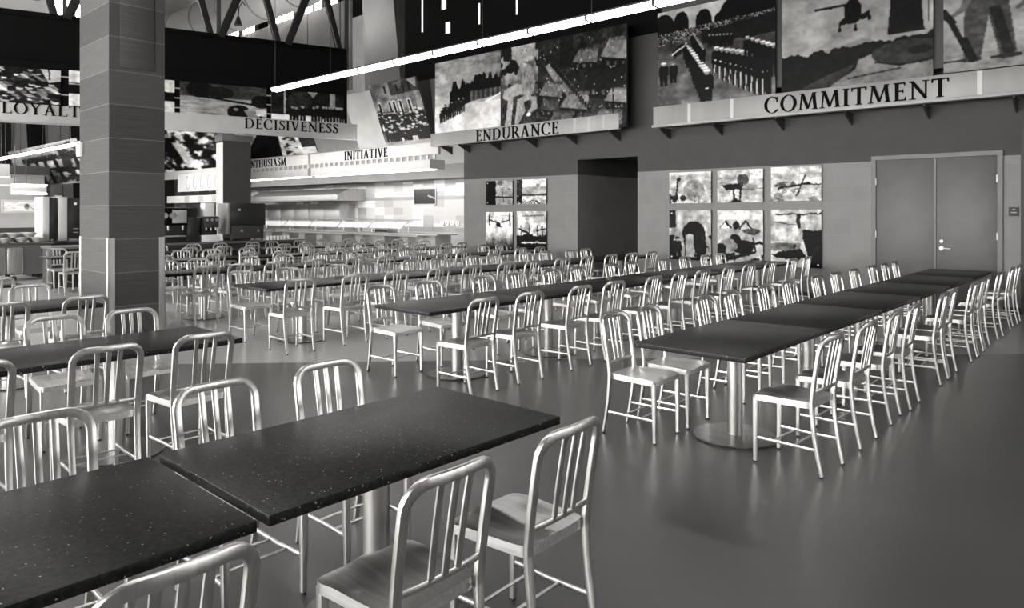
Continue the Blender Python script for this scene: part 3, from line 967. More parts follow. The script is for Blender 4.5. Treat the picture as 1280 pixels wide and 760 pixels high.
def pic_helicopter(w=190, h=150):
    p = Pic(w, h).seed(5)
    p.a = 0.50 + 0.06 * p.Y + (p.noise(3, 4) - .5) * 0.20
    p.poly([(.3, .58), (.62, .50), (.62, .56), (.3, .63)], 0.42)
    hz = 0.60 - 0.06 * p.X + (p.noise(20, 2, 2) - .5) * 0.07
    p.put(p.Y > hz, 0.09 + (p.noise(20) - .5) * 0.06)
    p.poly([(0.0, .98), (.34, .80), (.5, .74), (.54, .70), (.40, .92), (.25, 1.0), (0, 1.0)], 0.22)
    p.poly([(.26, 1.0), (.40, .87), (.52, .78), (.54, .70), (.66, .645), (.72, .63), (.70, .70), (.64, .75), (.8, .80), (1, .78), (1, 1)], 0.44)
    p.ell(0.84, 0.68, 0.22, 0.10, 0.22); p.ell(.92, .68, .07, .035, 0.12)
    p.line((.47, .86), (.8, .82), 0.005, 0.15); p.line((.30, .98), (.40, .95), 0.014, 0.06)
    # round stone tower
    p.poly([(.725, .52), (.745, .18), (.80, .11), (.86, .07), (.90, .10), (.925, .20), (.945, .52)], 0.10)
    p.line((.97, .27), (.97, .45), 0.004, 0.12)
    # helicopter seen from behind
    p.poly([(.475, -.01), (.51, -.01), (.525, .15), (.56, .22), (.56, .33), (.52, .37), (.47, .37), (.45, .33), (.45, .20), (.48, .15)], 0.05)
    p.line((.25, .19), (.46, .19), 0.010, 0.06); p.line((.53, .16), (.78, -.02), 0.006, 0.10)
    p.poly([(.41, .34), (.45, .30), (.47, .36), (.42, .37)], 0.05); p.poly([(.56, .30), (.61, .27), (.615, .32), (.56, .35)], 0.05)
    for x, y in ((.415, .41), (.52, .43), (.61, .34)):
        p.line((x, y - .05), (x, y), 0.005, 0.05); p.ell(x, y, 0.012, 0.018, 0.05)
    for x in (.03, .14, .22):
        p.ell(x, .93, .005, .006, .8)
    return p.grain(0.04, 40)


def pic_rifle_men(w=150, h=130):
    p = Pic(w, h).seed(6)
    p.a = 0.50 + 0.04 * p.X + (p.noise(3) - .5) * 0.10
    p.put(p.Y > 0.80, 0.47 + (p.noise(14, 5) - .5) * 0.1)
    def legs(x, s_):
        p.poly([(x - .12, .12), (x + .14, .12), (x + .20, .84), (x + .10, .86), (x + .03, .40), (x - .02, .86), (x - .13, .86)], s_)
        p.poly([(x - .14, -.1), (x + .16, -.1), (x + .15, .16), (x - .13, .16)], 0.36)
        p.ell(x - .08, .875, .07, .03, 0.25); p.ell(x + .15, .87, .08, .03, 0.22)
        p.poly([(x + .03, .3), (x + .10, .3), (x + .19, .84), (x + .12, .85)], s_ * 0.6)
    legs(0.26, 0.28); legs(0.66, 0.26); legs(1.02, 0.27)
    for x in (.05, .46, .86):
        p.poly([(x + .12, -.05), (x + .2, -.03), (x + .10, .3), (x, .38), (x - .01, .34), (x + .06, .26)], 0.34)
    p.line((.03, .34), (.18, .86), 0.022, 0.10); p.line((.0, .28), (.06, .42), 0.03, 0.12); p.line((.13, .64), (.19, .87), 0.035, 0.09)
    p.put((p.Y > .86) & (p.Y < .885) & (np.sin(p.X * 21) > 0), 0.2)
    return p.grain(0.05, 24)


def pic_crowd(w=150, h=110, seed=7):
    p = Pic(w, h, 0.10).seed(seed)
    ppl = sorted([(p.r.rand() * 1.1 - .05) * 1.0 for _ in range(46)])
    pts = sorted([(p.r.rand() * 1.15 - .05, p.r.rand()) for _ in range(46)])
    for y, x in pts:
        k = 0.55 + 0.6 * y
        tone = 0.08 + 0.42 * p.r.rand()
        p.ell(x, y + .17 * k, .085 * k, .14 * k, tone)
        p.poly([(x - .1 * k, y + .1 * k), (x - .02 * k, y + .08 * k), (x + .12 * k, y + .3 * k), (x + .06 * k, y + .32 * k)], 0.75 * p.r.rand())
        p.ell(x, y, .036 * k, .06 * k, 0.35 + 0.4 * p.r.rand())
        p.ell(x + .01 * k, y - .035 * k, .042 * k, .03 * k, 0.05 + 0.2 * p.r.rand())
    p.poly([(.80, 0), (1, 0), (1, .30), (.88, .38)], 0.62); p.line((.88, 0), (.89, .28), .01, .15)
    return p.grain(0.12, 22)


def pic_horizon(w=50, h=60):
    p = Pic(w, h, 0.72).seed(8)
    p.put(p.Y > 0.36, 0.78); p.put((p.Y > .38) & (p.Y < .64), 0.03); p.put(p.Y > .64, 0.74)
    p.line((0, .34), (1, .38), .012, .2)
    return p.grain(0.05, 10)


def pic_gunner(w=150, h=80):
    p = Pic(w, h).seed(9)
    p.a = np.where(p.Y < 0.42, 0.26 + (p.noise(4) - .5) * .1, 0.52 + (p.noise(5, 22) - .5) * .25)
    p.ell(.22, .2, .15, .25, .10); p.ell(.45, .26, .16, .18, .14)
    p.line((.2, .40), (.9, .58), .03, .10)
    p.ell(.67, .82, .14, .22, .07); p.ell(.63, .74, .03, .05, .4); p.ell(.93, .46, .12, .2, .10)
    p.poly([(.72, .75), (.86, .66), (1, .72), (1, .98), (.78, .98)], 0.45); p.poly([(.86, .7), (1, .72), (1, .92), (.88, .9)], .75)
    p.ell(.82, .72, .05, .06, .55); p.ell(.93, .95, .02, .05, .08)
    return p.grain(0.06, 30)


def pic_rank(w=120, h=70):
    p = Pic(w, h, 0.12).seed(10)
    p.a = 0.13 + (p.noise(8, 5) - .5) * .22
    p.put(p.Y > 0.74, 0.88)
    p.poly([(.48, 0), (.62, 0), (.56, .2)], .5); p.put((np.abs(p.X - .83) < .04) & (p.Y < .45), .5); p.put((np.abs(p.X - .18) < .012) & (p.Y < .72), .6)
    p.ell(.38, .3, .16, .28, .2)
    for x, y in ((.28, .96), (.33, .98), (.42, .93), (.57, .94), (.62, .9), (.7, .9), (.74, .9), (.79, .9), (.83, .9), (.88, .9), (.92, .9), (.96, .9)):
        p.man(x, y, .48, .09, .12, .55)
    return p.grain(0.06, 30)


def pic_town_crowd(w=120, h=150):
    p = Pic(w, h).seed(11)
    p.a = 0.36 + (p.noise(4) - .5) * .16
    p.poly([(.42, 0), (1, 0), (1, .2), (.42, .22)], .22); p.poly([(.5, .04), (.74, .0), (.62, .14)], .32); p.poly([(.8, .02), (.99, 0), (.95, .16)], .45)
    p.put((p.X > .88) & (p.Y > .2), 0.42)
    for x in (.08, .3, .39, .52, .70):
        p.poly([(x, .30), (x + .08, .30), (x + .08, .55), (x, .55)], .6); p.poly([(x + .02, .32), (x + .06, .32), (x + .06, .55), (x + .02, .55)], .06)
    for x in (.3, .55, .68, .8):
        p.poly([(x, .06), (x + .04, .06), (x + .04, .18), (x, .18)], .1)
    for y, x in sorted([(.70 + .32 * p.r.rand(), p.r.rand() * 1.06 - .03) for _ in range(95)]):
        p.man(x, y, .19 + .10 * p.r.rand(), .03 + .08 * p.r.rand(), .05 + .55 * (p.r.rand() > .7), .08 + .6 * (p.r.rand() > .6), .42)
    p.put((p.Y > .95), .5)
    return p.grain(0.06, 40)


def pic_ridge(w=110, h=60):
    p = Pic(w, h).seed(12)
    p.a = 0.62 + (p.noise(10, 6) - .5) * .4
    p.poly([(0.0, 1), (.42, .0), (.60, .0), (.56, 1)], .04); p.poly([(.08, .9), (.4, .1), (.5, .5)], .10)
    p.poly([(.56, 0), (.76, 0), (.82, 1), (.62, 1)], .6)
    p.put((p.X > .62) & (p.X < .78) & (p.noise(14) > .52), .08); p.poly([(.80, .0), (1, .1), (1, .8), (.84, .8)], .09)
    return p.grain(0.08, 20)


def pic_palms(w=110, h=90, seed=13):
    p = Pic(w, h).seed(seed)
    sh = p.X + 0.0 * p.Y
    n = p.noise(6, 3)
    p.a = np.where(p.Y < .55, .58, .48) + (n - .5) * .4
    for x in (.18, .27, .4, .52, .66, .82, .92):
        p.line((x, 1), (x - .03, .35), .03, .12)
        for k in range(7):
            a = -PI * k / 6
            p.line((x - .03, .35), (x - .03 + .10 * math.cos(a), .35 + .13 * math.sin(a) + .05), .02, .14)
    p.put((p.Y > .6) & (p.noise(12) > .55), .14); p.poly([(.05, .1), (.16, .1), (.2, .95), (.08, .95)], .66)
    p.put((p.X > .72) & (p.noise(8) > .5), .2)
    return p.grain(0.08, 20)


def pic_foliage(w=90, h=70):
    p = Pic(w, h).seed(14)
    n = p.noise(10, 7, 4)
    p.a = np.where(n > .56, .75, np.where(n > .46, .32, .07))
    p.poly([(.4, .3), (.5, .35), (.62, .8), (.5, .9)], .66); p.put((p.X < .4) & (p.Y < .5), np.where(n > .6, .5, .10))
    return p.grain(0.1, 20)


def pic_poster(k, w=90, h=80):
    p = Pic(w, h).seed(30 + k)
    nz = p.noise(5, 5, 4)
    if k == 0:      # dark block, frame and cable
        p.a = .52 + (nz - .5) * .25; p.put(p.X < .38, .04); p.line((.58, 0), (.66, .9), .012, .2); p.line((.38, .66), (1, .70), .025, .05); p.line((.4, .2), (1, .32), .008, .75)
    elif k == 1:    # pale building front
        p.a = .82 + (nz - .5) * .1; p.put(p.X < .2, .22); p.put((p.Y > .3) & (p.Y < .6) & (p.X > .2), .55); p.put((p.Y > .6) & (p.Y < .66), .25); p.put((p.Y > .66), .72); p.put((p.Y > .85) & (p.noise(20) > .5), .25); p.poly([(0, .7), (.2, .62), (.2, .95), (0, .95)], .07); p.put((abs(p.X - .72) < .05) & (p.Y > .2) & (p.Y < .45), .5)
    elif k == 2:    # aircraft with upturned engines over dark ground
        p.a = np.clip(.85 - 1.1 * np.clip(p.Y - .5, 0, 1) * 1.4, .04, 1) + (nz - .5) * .06
        p.line((.13, .08), (.13, .36), .02, .05); p.line((.90, .06), (.90, .36), .025, .05); p.line((.13, .22), (.47, .29), .014, .07); p.line((.9, .2), (.58, .28), .014, .07); p.ell(.47, .34, .08, .06, .12); p.line((.42, .38), (.6, .4), .012, .1)
        p.line((.05, .12), (.5, .14), .006, .5); p.line((.62, .10), (1, .13), .006, .5)
    elif k == 3:    # ship masts and dark hull
        p.a = .68 + (nz - .5) * .35; p.put(p.Y > .64, .08); p.put((p.Y > .6) & (p.noise(9) > .5), .07)
        for x in (.15, .42, .7, .86):
            p.line((x, .38), (x + .02, .66), .015, .1)
        p.line((.1, .46), (.4, .58), .02, .08); p.line((.7, .5), (1, .44), .02, .12); p.line((.22, .13), (.9, .11), .02, .4); p.line((.2, .82), (1, .8), .02, .75); p.put(p.Y > .88, .04)
    elif k == 4:    # smoking post in haze
        p.a = .70 + (nz - .5) * .3; p.ell(.6, .6, .25, .35, .5); p.line((.22, .25), (.15, .95), .03, .12); p.ell(.24, .22, .05, .06, .15); p.put((p.X < .22) & (p.Y > .62) & (nz > .45), .14); p.ell(.34, .82, .08, .10, .18); p.line((.62, .75), (.62, .98), .012, .3); p.line((.72, .75), (.72, .98), .012, .4); p.put(p.Y < .1, .85)
    elif k == 5:    # rocket launcher and dish
        p.a = .66 + (nz - .5) * .35; p.poly([(.12, .46), (.5, .42), (.55, .58), (.2, .62)], .10); p.ell(.57, .3, .13, .16, .26); p.line((.55, .42), (.5, .95), .03, .16); p.line((.36, .55), (.37, .9), .03, .1); p.poly([(.25, .98), (.4, .88), (.55, .98)], .04); p.put((p.X > .72) & (p.Y < .3), .9); p.line((.5, .6), (1, .58), .012, .12); p.ell(.78, .55, .1, .1, .5)
    elif k == 6:    # aircraft wreck on a pole
        p.a = .74 + (nz - .5) * .3; p.put((p.X < .5) & (p.Y > .3) & (nz > .5), .34); p.line((.16, .62), (.78, .5), .03, .08); p.line((.7, .52), (1, .53), .015, .05); p.line((.70, .28), (.52, .85), .02, .12); p.put((p.Y > .62) & (nz > .54), .45)
        p.line((.57, 0), (.57, .5), .008, .55); p.line((.5, .22), (1, .24), .006, .6)
    elif k == 7:    # arch, tower and standing man
        p.a = .62 + (nz - .5) * .22; p.ell(.6, .46, .27, .24, .07); p.poly([(.62, .4), (.88, .4), (.88, .98), (.66, .98)], .10); p.poly([(.38, .36), (.62, .36), (.62, .47), (.38, .47)], .06); p.line((.38, .47), (.39, .92), .012, .07); p.line((.62, .46), (.63, .92), .014, .07)
        p.poly([(0, 0), (.17, 0), (.17, .35), (0, .35)], .14); p.poly([(0, .52), (.12, .52), (.14, .97), (0, .97)], .06); p.man(.2, .97, .42, .12, .1, .1, .5); p.poly([(.41, .48), (.6, .48), (.61, .9), (.41, .9)], .55); p.put((p.X > .8) & (p.Y > .5) & (nz > .46), .15)
        p.put(p.Y > .94, .1)
    elif k == 8:    # overturned gun carriage by tents
        p.a = .62 + (nz - .5) * .25; p.put(p.Y < .18, .8); p.poly([(.04, .34), (.2, .18), (.33, .34)], .08); p.poly([(.06, .34), (.18, .22), (.3, .34)], .82); p.poly([(.46, .36), (.62, .18), (.78, .36)], .1); p.poly([(.5, .36), (.62, .22), (.74, .36)], .75); p.ell(.42, .28, .08, .07, .12); p.ell(.75, .39, .18, .06, .3)
        p.ell(.4, .55, .12, .10, .06); p.ell(.55, .68, .25, .13, .05); p.ell(.25, .66, .2, .13, .45); p.line((.5, .62), (.98, .6), .025, .06); p.line((.78, .5), (.84, .75), .015, .08); p.ell(.08, .76, .12, .14, .08); p.put((p.Y > .8) & (nz > .48), .14); p.line((0, .98), (.8, .78), .03, .12)
    else:           # artillery silhouettes under rotor
        p.a = .72 + (nz - .5) * .2; p.put((p.Y > .2) & (p.Y < .55) & (nz > .5), .62); p.line((.1, .1), (1, .07), .012, .15); p.line((.56, .1), (.56, .3), .03, .16); p.line((.1, .22), (.5, .27), .01, .3); p.poly([(.62, .35), (1, .36), (1, 1), (.78, 1), (.66, .55)], .05); p.poly([(.0, .80), (.25, .72), (.6, .68), (.7, .8), (.55, .88), (.1, .84)], .05)
        p.ell(.47, .64, .03, .04, .05); p.put((p.Y > .58) & (p.Y < .72) & (p.X < .6) & (p.a > .2), .42); p.put((p.Y > .88) & (p.X > .7), .04); p.line((.7, .95), (.95, .6), .01, .2)
    return p.grain(0.04, 26)


def picture(name, pic, fr, a0, a1, b0, b1, c0, c1, parent=None, label=None, soft=1, mott=0.55, gain=1.12, warp=0.006):
    """a mounted photographic print: board with the picture on its face"""
    w, h = pic.w, pic.h
    vs = [fr.p(a0 + (a1 - a0) * i / (w - 1), b1 - (b1 - b0) * j / (h - 1), c1) for j in range(h) for i in range(w)]
    fs = [(j * w + i, (j + 1) * w + i, (j + 1) * w + i + 1, j * w + i + 1) for j in range(h - 1) for i in range(w - 1)]
    mb = MB().add(vs, fs, 0)
    n = len(vs)
    mb.fbox(fr, a0, a1, b0, b1, c0, c1 - 0.0015, mat=1)
    o = mb.obj(name, [M['printmat'], M['dark']], parent, smooth=0, label=label)
    a = pic.a
    dx = (pic.noise(9, 9, 3) - 0.5) * 2 * warp * w; dy = (pic.noise(9, 9, 3) - 0.5) * 2 * warp * h
    ii, jj = np.meshgrid(np.arange(w), np.arange(h))
    a = a[np.clip(jj + dy, 0, h - 1).round().astype(int), np.clip(ii + dx, 0, w - 1).round().astype(int)]
    for _ in range(soft):
        q = np.pad(a, 1, mode='edge')
        a = (q[1:-1, 1:-1] * 2 + q[:-2, 1:-1] + q[2:, 1:-1] + q[1:-1, :-2] + q[1:-1, 2:]) / 6
    a = a * (1 + mott * (pic.noise(7, 7, 4) - 0.5)) * gain + mott * 0.07 * (pic.noise(22, 22, 2) - 0.5)
    a = np.where(a < 0.5, 0.5 * (np.clip(a, 0, 1) / 0.5) ** 1.55, a)
    g = np.clip(a, 0.01, 0.95).reshape(-1)
    lin = np.where(g < 0.04045, g / 12.92, ((g + 0.055) / 1.055) ** 2.4)
    colr = np.ones((len(mb.v), 4), np.float32) * 0.02
    colr[:n, 0] = lin; colr[:n, 1] = lin * 0.985; colr[:n, 2] = lin * 0.965; colr[:, 3] = 1
    at = o.data.color_attributes.new('Col', 'FLOAT_COLOR', 'POINT')
    at.data.foreach_set('color', colr.reshape(-1))
    return o


# ------------------------------------------------------------------ raised serif letters
TK, TN, SF = 0.155, 0.065, 0.05


def quad(p0, p1, w0, w1=None):
    w1 = w0 if w1 is None else w1
    dx, dy = p1[0] - p0[0], p1[1] - p0[1]
    l = math.hypot(dx, dy)
    nx, ny = -dy / l / 2, dx / l / 2
    return [(p0[0] + nx * w0, p0[1] + ny * w0), (p0[0] - nx * w0, p0[1] - ny * w0), (p1[0] - nx * w1, p1[1] - ny * w1), (p1[0] + nx * w1, p1[1] + ny * w1)]


def bar(x0, x1, y0, y1):
    return [(x0, y0), (x1, y0), (x1, y1), (x0, y1)]


def srf(x, top, w=0.30):
    return bar(x - w / 2, x + w / 2, 1 - SF, 1) if top else bar(x - w / 2, x + w / 2, 0, SF)


def arc(cx, cy, rx, ry, a0, a1, thick, thin, n=14):
    out = []
    for i in range(n):
        q = []
        for k, s in ((i, 1), (i + 1, 1), (i + 1, -1), (i, -1)):
            a = math.radians(a0 + (a1 - a0) * k / n)
            t = thin + (thick - thin) * abs(math.cos(a)) ** 1.3
            if s > 0:
                q.append((cx + rx * math.cos(a), cy + ry * math.sin(a)))
            else:
                q.append((cx + (rx - t) * math.cos(a), cy + (ry - min(t, ry * .4) * (0.5 + .5 * abs(math.cos(a)))) * math.sin(a)))
        out.append(q)
    return out


def stem(x, w=None, s=(1, 1)):
    w = w or TK
    o = [bar(x - w / 2, x + w / 2, 0, 1)]
    if s[0]:
        o.append(srf(x, False))
    if s[1]:
        o.append(srf(x, True))
    return o


def glyph(ch):
    if ch == 'I':
        return stem(.17), .34
    if ch == 'L':
        return stem(.17) + [bar(.17, .60, 0, SF + .01), [(.54, 0), (.62, 0), (.62, .20), (.58, .20)]], .64
    if ch == 'T':
        return stem(.36, s=(1, 0)) + [bar(.0, .72, 1 - TN, 1), [(0, .80), (.05, .80), (.08, 1), (0, 1)], [(.67, .80), (.72, .80), (.72, 1), (.64, 1)]], .72
    if ch == 'E':
        return stem(.17) + [bar(.17, .55, 0, TN), bar(.17, .53, 1 - TN, 1), bar(.17, .45, .49, .49 + TN), [(.49, 0), (.58, 0), (.58, .20), (.54, .20)], [(.47, 1), (.54, 1), (.54, .82), (.51, .82)], bar(.42, .46, .42, .62)], .60
    if ch == 'N':
        return [bar(.13, .20, 0, 1), srf(.165, False, .28), bar(.0, .2, 1 - SF, 1), quad((.14, .98), (.74, .03), .15), bar(.70, .77, 0, 1), srf(.735, True, .28)], .88
    if ch == 'M':
        return [quad((.10, 0), (.19, 1), .06), srf(.10, False, .24), bar(.06, .24, 1 - SF, 1), quad((.22, .98), (.50, .06), .14), quad((.50, .06), (.78, .98), .06), quad((.80, 1), (.89, 0), TK), srf(.88, False, .30), bar(.74, .94, 1 - SF, 1)], 1.03
    if ch == 'V':
        return [quad((.14, .98), (.41, .02), .15), quad((.66, .98), (.41, .02), .06), srf(.14, True, .30), srf(.66, True, .24)], .78
    if ch == 'A':
        return [quad((.13, .02), (.39, .98), .06), quad((.39, .98), (.67, .02), .15), bar(.22, .56, .32, .32 + .055), srf(.12, False, .24), srf(.67, False, .30)], .82
    if ch == 'Y':
        return [quad((.13, .98), (.38, .45), .15), quad((.64, .98), (.38, .45), .06), bar(.30, .455, 0, .5), srf(.38, False), srf(.13, True, .28), srf(.64, True, .24)], .76
    if ch == 'H':
        return stem(.17) + stem(.70) + [bar(.17, .7, .47, .47 + TN)], .87
    if ch == 'U':
        return [bar(.10, .255, .32, 1), srf(.177, True), bar(.66, .725, .32, 1), srf(.69, True, .26)] + arc(.4125, .32, .3125, .33, 180, 360, .12, .07), .82
    if ch == 'D':
        return stem(.17) + [bar(.17, .42, 0, TN), bar(.17, .42, 1 - TN, 1)] + arc(.40, .5, .42, .5, -90, 90, .155, .065), .86
    if ch == 'O':
        return arc(.44, .5, .44, .52, 0, 360, .155, .07, 28), .88
    if ch == 'C':
        return arc(.44, .5, .44, .52, 48, 312, .155, .07, 22) + [[(.68, .66), (.73, .66), (.75, .97), (.70, .97)], [(.66, .14), (.72, .08), (.76, .20), (.72, .22)]], .80
    if ch == 'S':
        pts = [(.47, .80), (.40, .92), (.28, .965), (.15, .92), (.10, .80), (.14, .67), (.27, .56), (.40, .45), (.48, .32), (.46, .16), (.36, .055), (.22, .035), (.10, .10), (.05, .22)]
        ws = [.05, .06, .065, .09, .11, .13, .15, .15, .13, .11, .075, .065, .06, .05]
        return [quad(pts[i], pts[i + 1], ws[i], ws[i + 1]) for i in range(13)] + [bar(.46, .50, .72, .98), bar(.03, .07, .03, .28)], .54
    if ch == 'R':
        return stem(.17) + [bar(.17, .36, 1 - TN, 1), bar(.17, .36, .46, .46 + TN)] + arc(.34, .73, .27, .27, -90, 90, .13, .065, 12) + [quad((.38, .49), (.68, .03), .15, .15), bar(.60, .78, 0, SF)], .78
    return [], .4


def word(text, fr, a0, a1, b0, hgt, c0, depth, parent, matt='blacklet'):
    gs = [glyph(c) for c in text]
    gap = 0.10
    tot = sum(g[1] for g in gs) + gap * (len(gs) - 1)
    sx = (a1 - a0) / tot
    x = a0
    mb = MB()
    for polys, w in gs:
        for i, pl in enumerate(polys):
            mb.prism(fr, [(x + px * sx, b0 + py * hgt) for px, py in pl], c0, c0 + depth + 0.0002 * (i % 7))
        x += (w + gap) * sx
    mb.obj('lettering', M[matt], parent, smooth=0)


def brackets(fr, xs, parent, b=0.0):
    for a in xs:
        m = MB()
        m.fbox(fr, a - 0.012, a + 0.012, b - 0.03, b, -0.44, 0.03)
        m.prism(Fr(fr.p(a - 0.012, b, 0), fr.n * -1, fr.up), [(-0.02, -0.03), (0.44, -0.03), (0.44, -0.22)], 0, -0.024)
        m.obj('bracket', M['dark'], parent, smooth=0)


# ------------------------------------------------------------------ the name signs on the door wall
SY = 13.55
X = lambda u, Y=SY: on_Y(u, 200, Y)[0]

# ENDURANCE
zb = 3.525
t = thing('name_sign', 'wall sign reading ENDURANCE under three war photographs', 'sign', (0, 0, 0))
f = Fr((0, SY, 0))
MB().fbox(f, X(540), X(775), zb, zb + 0.36, -0.05, 0.05, 0.004).obj('name_strip', M['strip'], t)
MB().fbox(f, X(546), X(782), 4.0, 5.85, -0.10, -0.02).obj('back_frame', M['dark'], t, smooth=0)
picture('photo_print', pic_landing(), f, X(545), X(627) - 0.01, zb + 0.30, 5.88, -0.02, 0.03, t, 'grey photograph of a crowded landing craft')
picture('photo_print', pic_tree_soldiers(), f, X(627) + 0.01, X(674) - 0.01, zb + 0.30, 5.88, -0.02, 0.032, t, 'photograph of three soldiers under a tree')
picture('photo_print', pic_village(), f, X(674) + 0.01, X(784), zb + 0.04, 5.88, -0.02, 0.03, t, 'photograph of a village street seen from above')
word('ENDURANCE', f, X(597), X(700), zb + 0.02, 0.30, 0.05, 0.02, t)
brackets(f, [X(u) for u in (552, 574, 612, 658, 708, 763)], t, zb)
for k in range(3):
    MB().fbox(f, X(735) + 0.9 * k * 0 + (X(775) - X(708)) * (0.15 + 0.3 * k) * 0.9 - 0.6, X(735) + (X(775) - X(708)) * (0.15 + 0.3 * k) * 0.9 - 0.52, zb + 0.02, zb + 0.34, 0.05, 0.053).obj('seam', M['palegrey'], t, smooth=0)

# COMMITMENT
t = thing('name_sign', 'long wall sign reading COMMITMENT under military photographs, above the double door', 'sign', (0, 0, 0))
xa, xb = X(818), X(1400)
MB().fbox(f, xa, xb, zb, zb + 0.40, -0.05, 0.05, 0.004).obj('name_strip', M['strip'], t)
MB().fbox(f, xa, xb, zb - 0.05, zb, -0.05, 0.12, 0.004).obj('ledge', M['palegrey'], t)
MB().fbox(f, X(826), X(1380), 4.05, 6.2, -0.12, -0.03).obj('back_frame', M['dark'], t, smooth=0)
picture('photo_print', pic_parade(), f, X(823), X(970), zb + 0.25, 5.95, -0.02, 0.03, t, 'photograph of marching ranks in dark uniform')
picture('photo_print', pic_helicopter(), f, X(978), X(1167), zb + 0.25, 5.75, -0.02, 0.03, t, 'photograph of a helicopter beside a round stone tower')
picture('photo_print', pic_rifle_men(), f, X(1180), X(1395), zb + 0.42, 5.35, -0.02, 0.03, t, 'photograph of men standing with a rifle')
word('COMMITMENT', f, X(957), X(1187), zb + 0.03, 0.31, 0.05, 0.025, t)
brackets(f, [X(u) for u in (826, 892, 970, 1057, 1156, 1268)], t, zb - 0.05)
for u in (861, 914, 1222):
    MB().fbox(f, X(u), X(u) + 0.07, zb + 0.01, zb + 0.39, 0.05, 0.053).obj('seam', M['pale'], t, smooth=0)

# INITIATIVE, its picture board leaning out at the top
IY = 13.80
zi = 3.33
t = thing('name_sign', 'pale sign reading INITIATIVE with a leaning photograph of a town crowd, over the serving line', 'sign', (0, 0, 0))
fi = Fr((0, IY, 0))
XI = lambda u: on_Y(u, 200, IY)[0]
MB().fbox(fi, XI(389), XI(549), zi, zi + 0.36, -0.05, 0.04, 0.004).obj('name_strip', M['pale'], t)
word('INITIATIVE', fi, XI(432), XI(486), zi + 0.04, 0.29, 0.04, 0.02, t)
LU = Vector((0, -0.36, 0.93))
fl = Fr((0, IY, zi + 0.36), (1, 0, 0), LU)
MB().fbox(fl, XI(449), XI(542), 0.0, 1.80, -0.06, -0.02).obj('board', M['palegrey'], t, smooth=0)
picture('photo_print', pic_town_crowd(), fl, XI(484), XI(543), 0.05, 1.95, -0.02, 0.02, t)
fa = MB().fbox(fi, XI(388), XI(537), 2.92, 3.20, -0.6, -0.02)
t2 = thing('serving_canopy', 'long pale canopy fascia with lit underside below the INITIATIVE sign', 'canopy')
fa.obj('fascia', M['pale'], t2, smooth=0)
MB().fbox(fi, XI(392), XI(536), 2.895, 2.92, -0.3, -0.06).obj('light_strip', M['tube_far'], t2, smooth=0)
k = 0; a = XI(392)
while a < XI(548):
    MB().fbox(fi, a, a + 0.10, 3.20, zi, -0.04, -0.01).obj('upright', M['pale'], t2, smooth=0)
    a += 0.30

# ENTHUSIASM
t = thing('name_sign', 'pale sign reading ENTHUSIASM with a dark mountain photograph, left of the INITIATIVE sign', 'sign')
MB().fbox(fi, XI(305), XI(386), zi, zi + 0.36, -0.05, 0.04, 0.004).obj('name_strip', M['pale'], t)
word('ENTHUSIASM', fi, XI(311), XI(359), zi + 0.04, 0.29, 0.04, 0.02, t)
picture('photo_print', pic_ridge(), fl, XI(306), XI(398), 0.05, 1.25, -0.02, 0.02, t)
t2 = thing('serving_canopy', 'pale canopy fascia with lit underside below the ENTHUSIASM sign', 'canopy')
MB().fbox(fi, XI(300), XI(384), 2.92, 3.20, -0.6, -0.02).obj('fascia', M['pale'], t2, smooth=0)
MB().fbox(fi, XI(303), XI(380), 2.895, 2.92, -0.3, -0.06).obj('light_strip', M['tube_far'], t2, smooth=0)
a = XI(303)
while a < XI(384):
    MB().fbox(fi, a, a + 0.10, 3.20, zi, -0.04, -0.01).obj('upright', M['pale'], t2, smooth=0)
    a += 0.34

# LOYALTY and DECISIVENESS on the dark bulkhead, facing the hall
zl = 3.72
t = thing('name_sign', 'hanging sign reading LOYALTY with a crowd photograph, left of the streaked pillar', 'sign')
a0, a1 = A(-60), A(150)
MB().fbox(BF, a0, a1, zl, zl + 0.46, -0.05, 0.04, 0.004).obj('name_strip', M['palegrey'], t)
MB().fbox(BF, a0, a1, zl, zl + 0.03, 0.04, 0.10).obj('ledge', M['strip'], t, smooth=0)
MB().fbox(BF, a0, a1, zl + 0.4, 5.2, -0.14, -0.03).obj('back_frame', M['black'], t, smooth=0)
word('LOYALTY', BF, A(2), A(116), zl + 0.21, 0.27, 0.04, 0.02, t)
picture('photo_print', pic_crowd(), BF, A(-60), A(76), zl + 0.46, 5.02, -0.02, 0.02, t, 'photograph of a dense crowd')
picture('photo_print', pic_horizon(), BF, A(86), A(140), zl + 0.46, 5.05, -0.02, 0.02, t)
for q in (zl + 0.72, zl + 1.15):
    MB().fbox(BF, A(75), A(87), q, q + 0.03, -0.02, 0.0).obj('tie_bar', M['strip'], t, smooth=0)

t = thing('name_sign', 'hanging sign reading DECISIVENESS with two photographs, above the square column', 'sign')
a0, a1 = A(152), A(446)
MB().fbox(BF, a0, a1, zl + 0.02, zl + 0.48, -0.05, 0.04, 0.004).obj('name_strip', M['palegrey'], t)
MB().fbox(BF, a0, a1 - 0.3, zl + 0.4, 5.25, -0.14, -0.03).obj('back_frame', M['black'], t, smooth=0)
word('DECISIVENESS', BF, A(305), A(422), zl + 0.18, 0.27, 0.04, 0.02, t)
picture('photo_print', pic_horizon(), BF, A(175), A(218), zl + 0.45, 5.02, -0.02, 0.02, t)
picture('photo_print', pic_gunner(), BF, A(225), A(333), zl + 0.45, 5.02, -0.02, 0.02, t, 'photograph of a gunner on open ground')
picture('photo_print', pic_rank(), BF, A(339), A(430), zl + 0.40, 5.02, -0.02, 0.021, t, 'photograph of a rank of men on pale ground')
for uu in ((217, 226), (332, 340)):
    for q in (zl + 0.6, zl + 0.85, zl + 1.1):
        MB().fbox(BF, A(uu[0]), A(uu[1]), q, q + 0.03, -0.02, 0.0).obj('tie_bar', M['strip'], t, smooth=0)

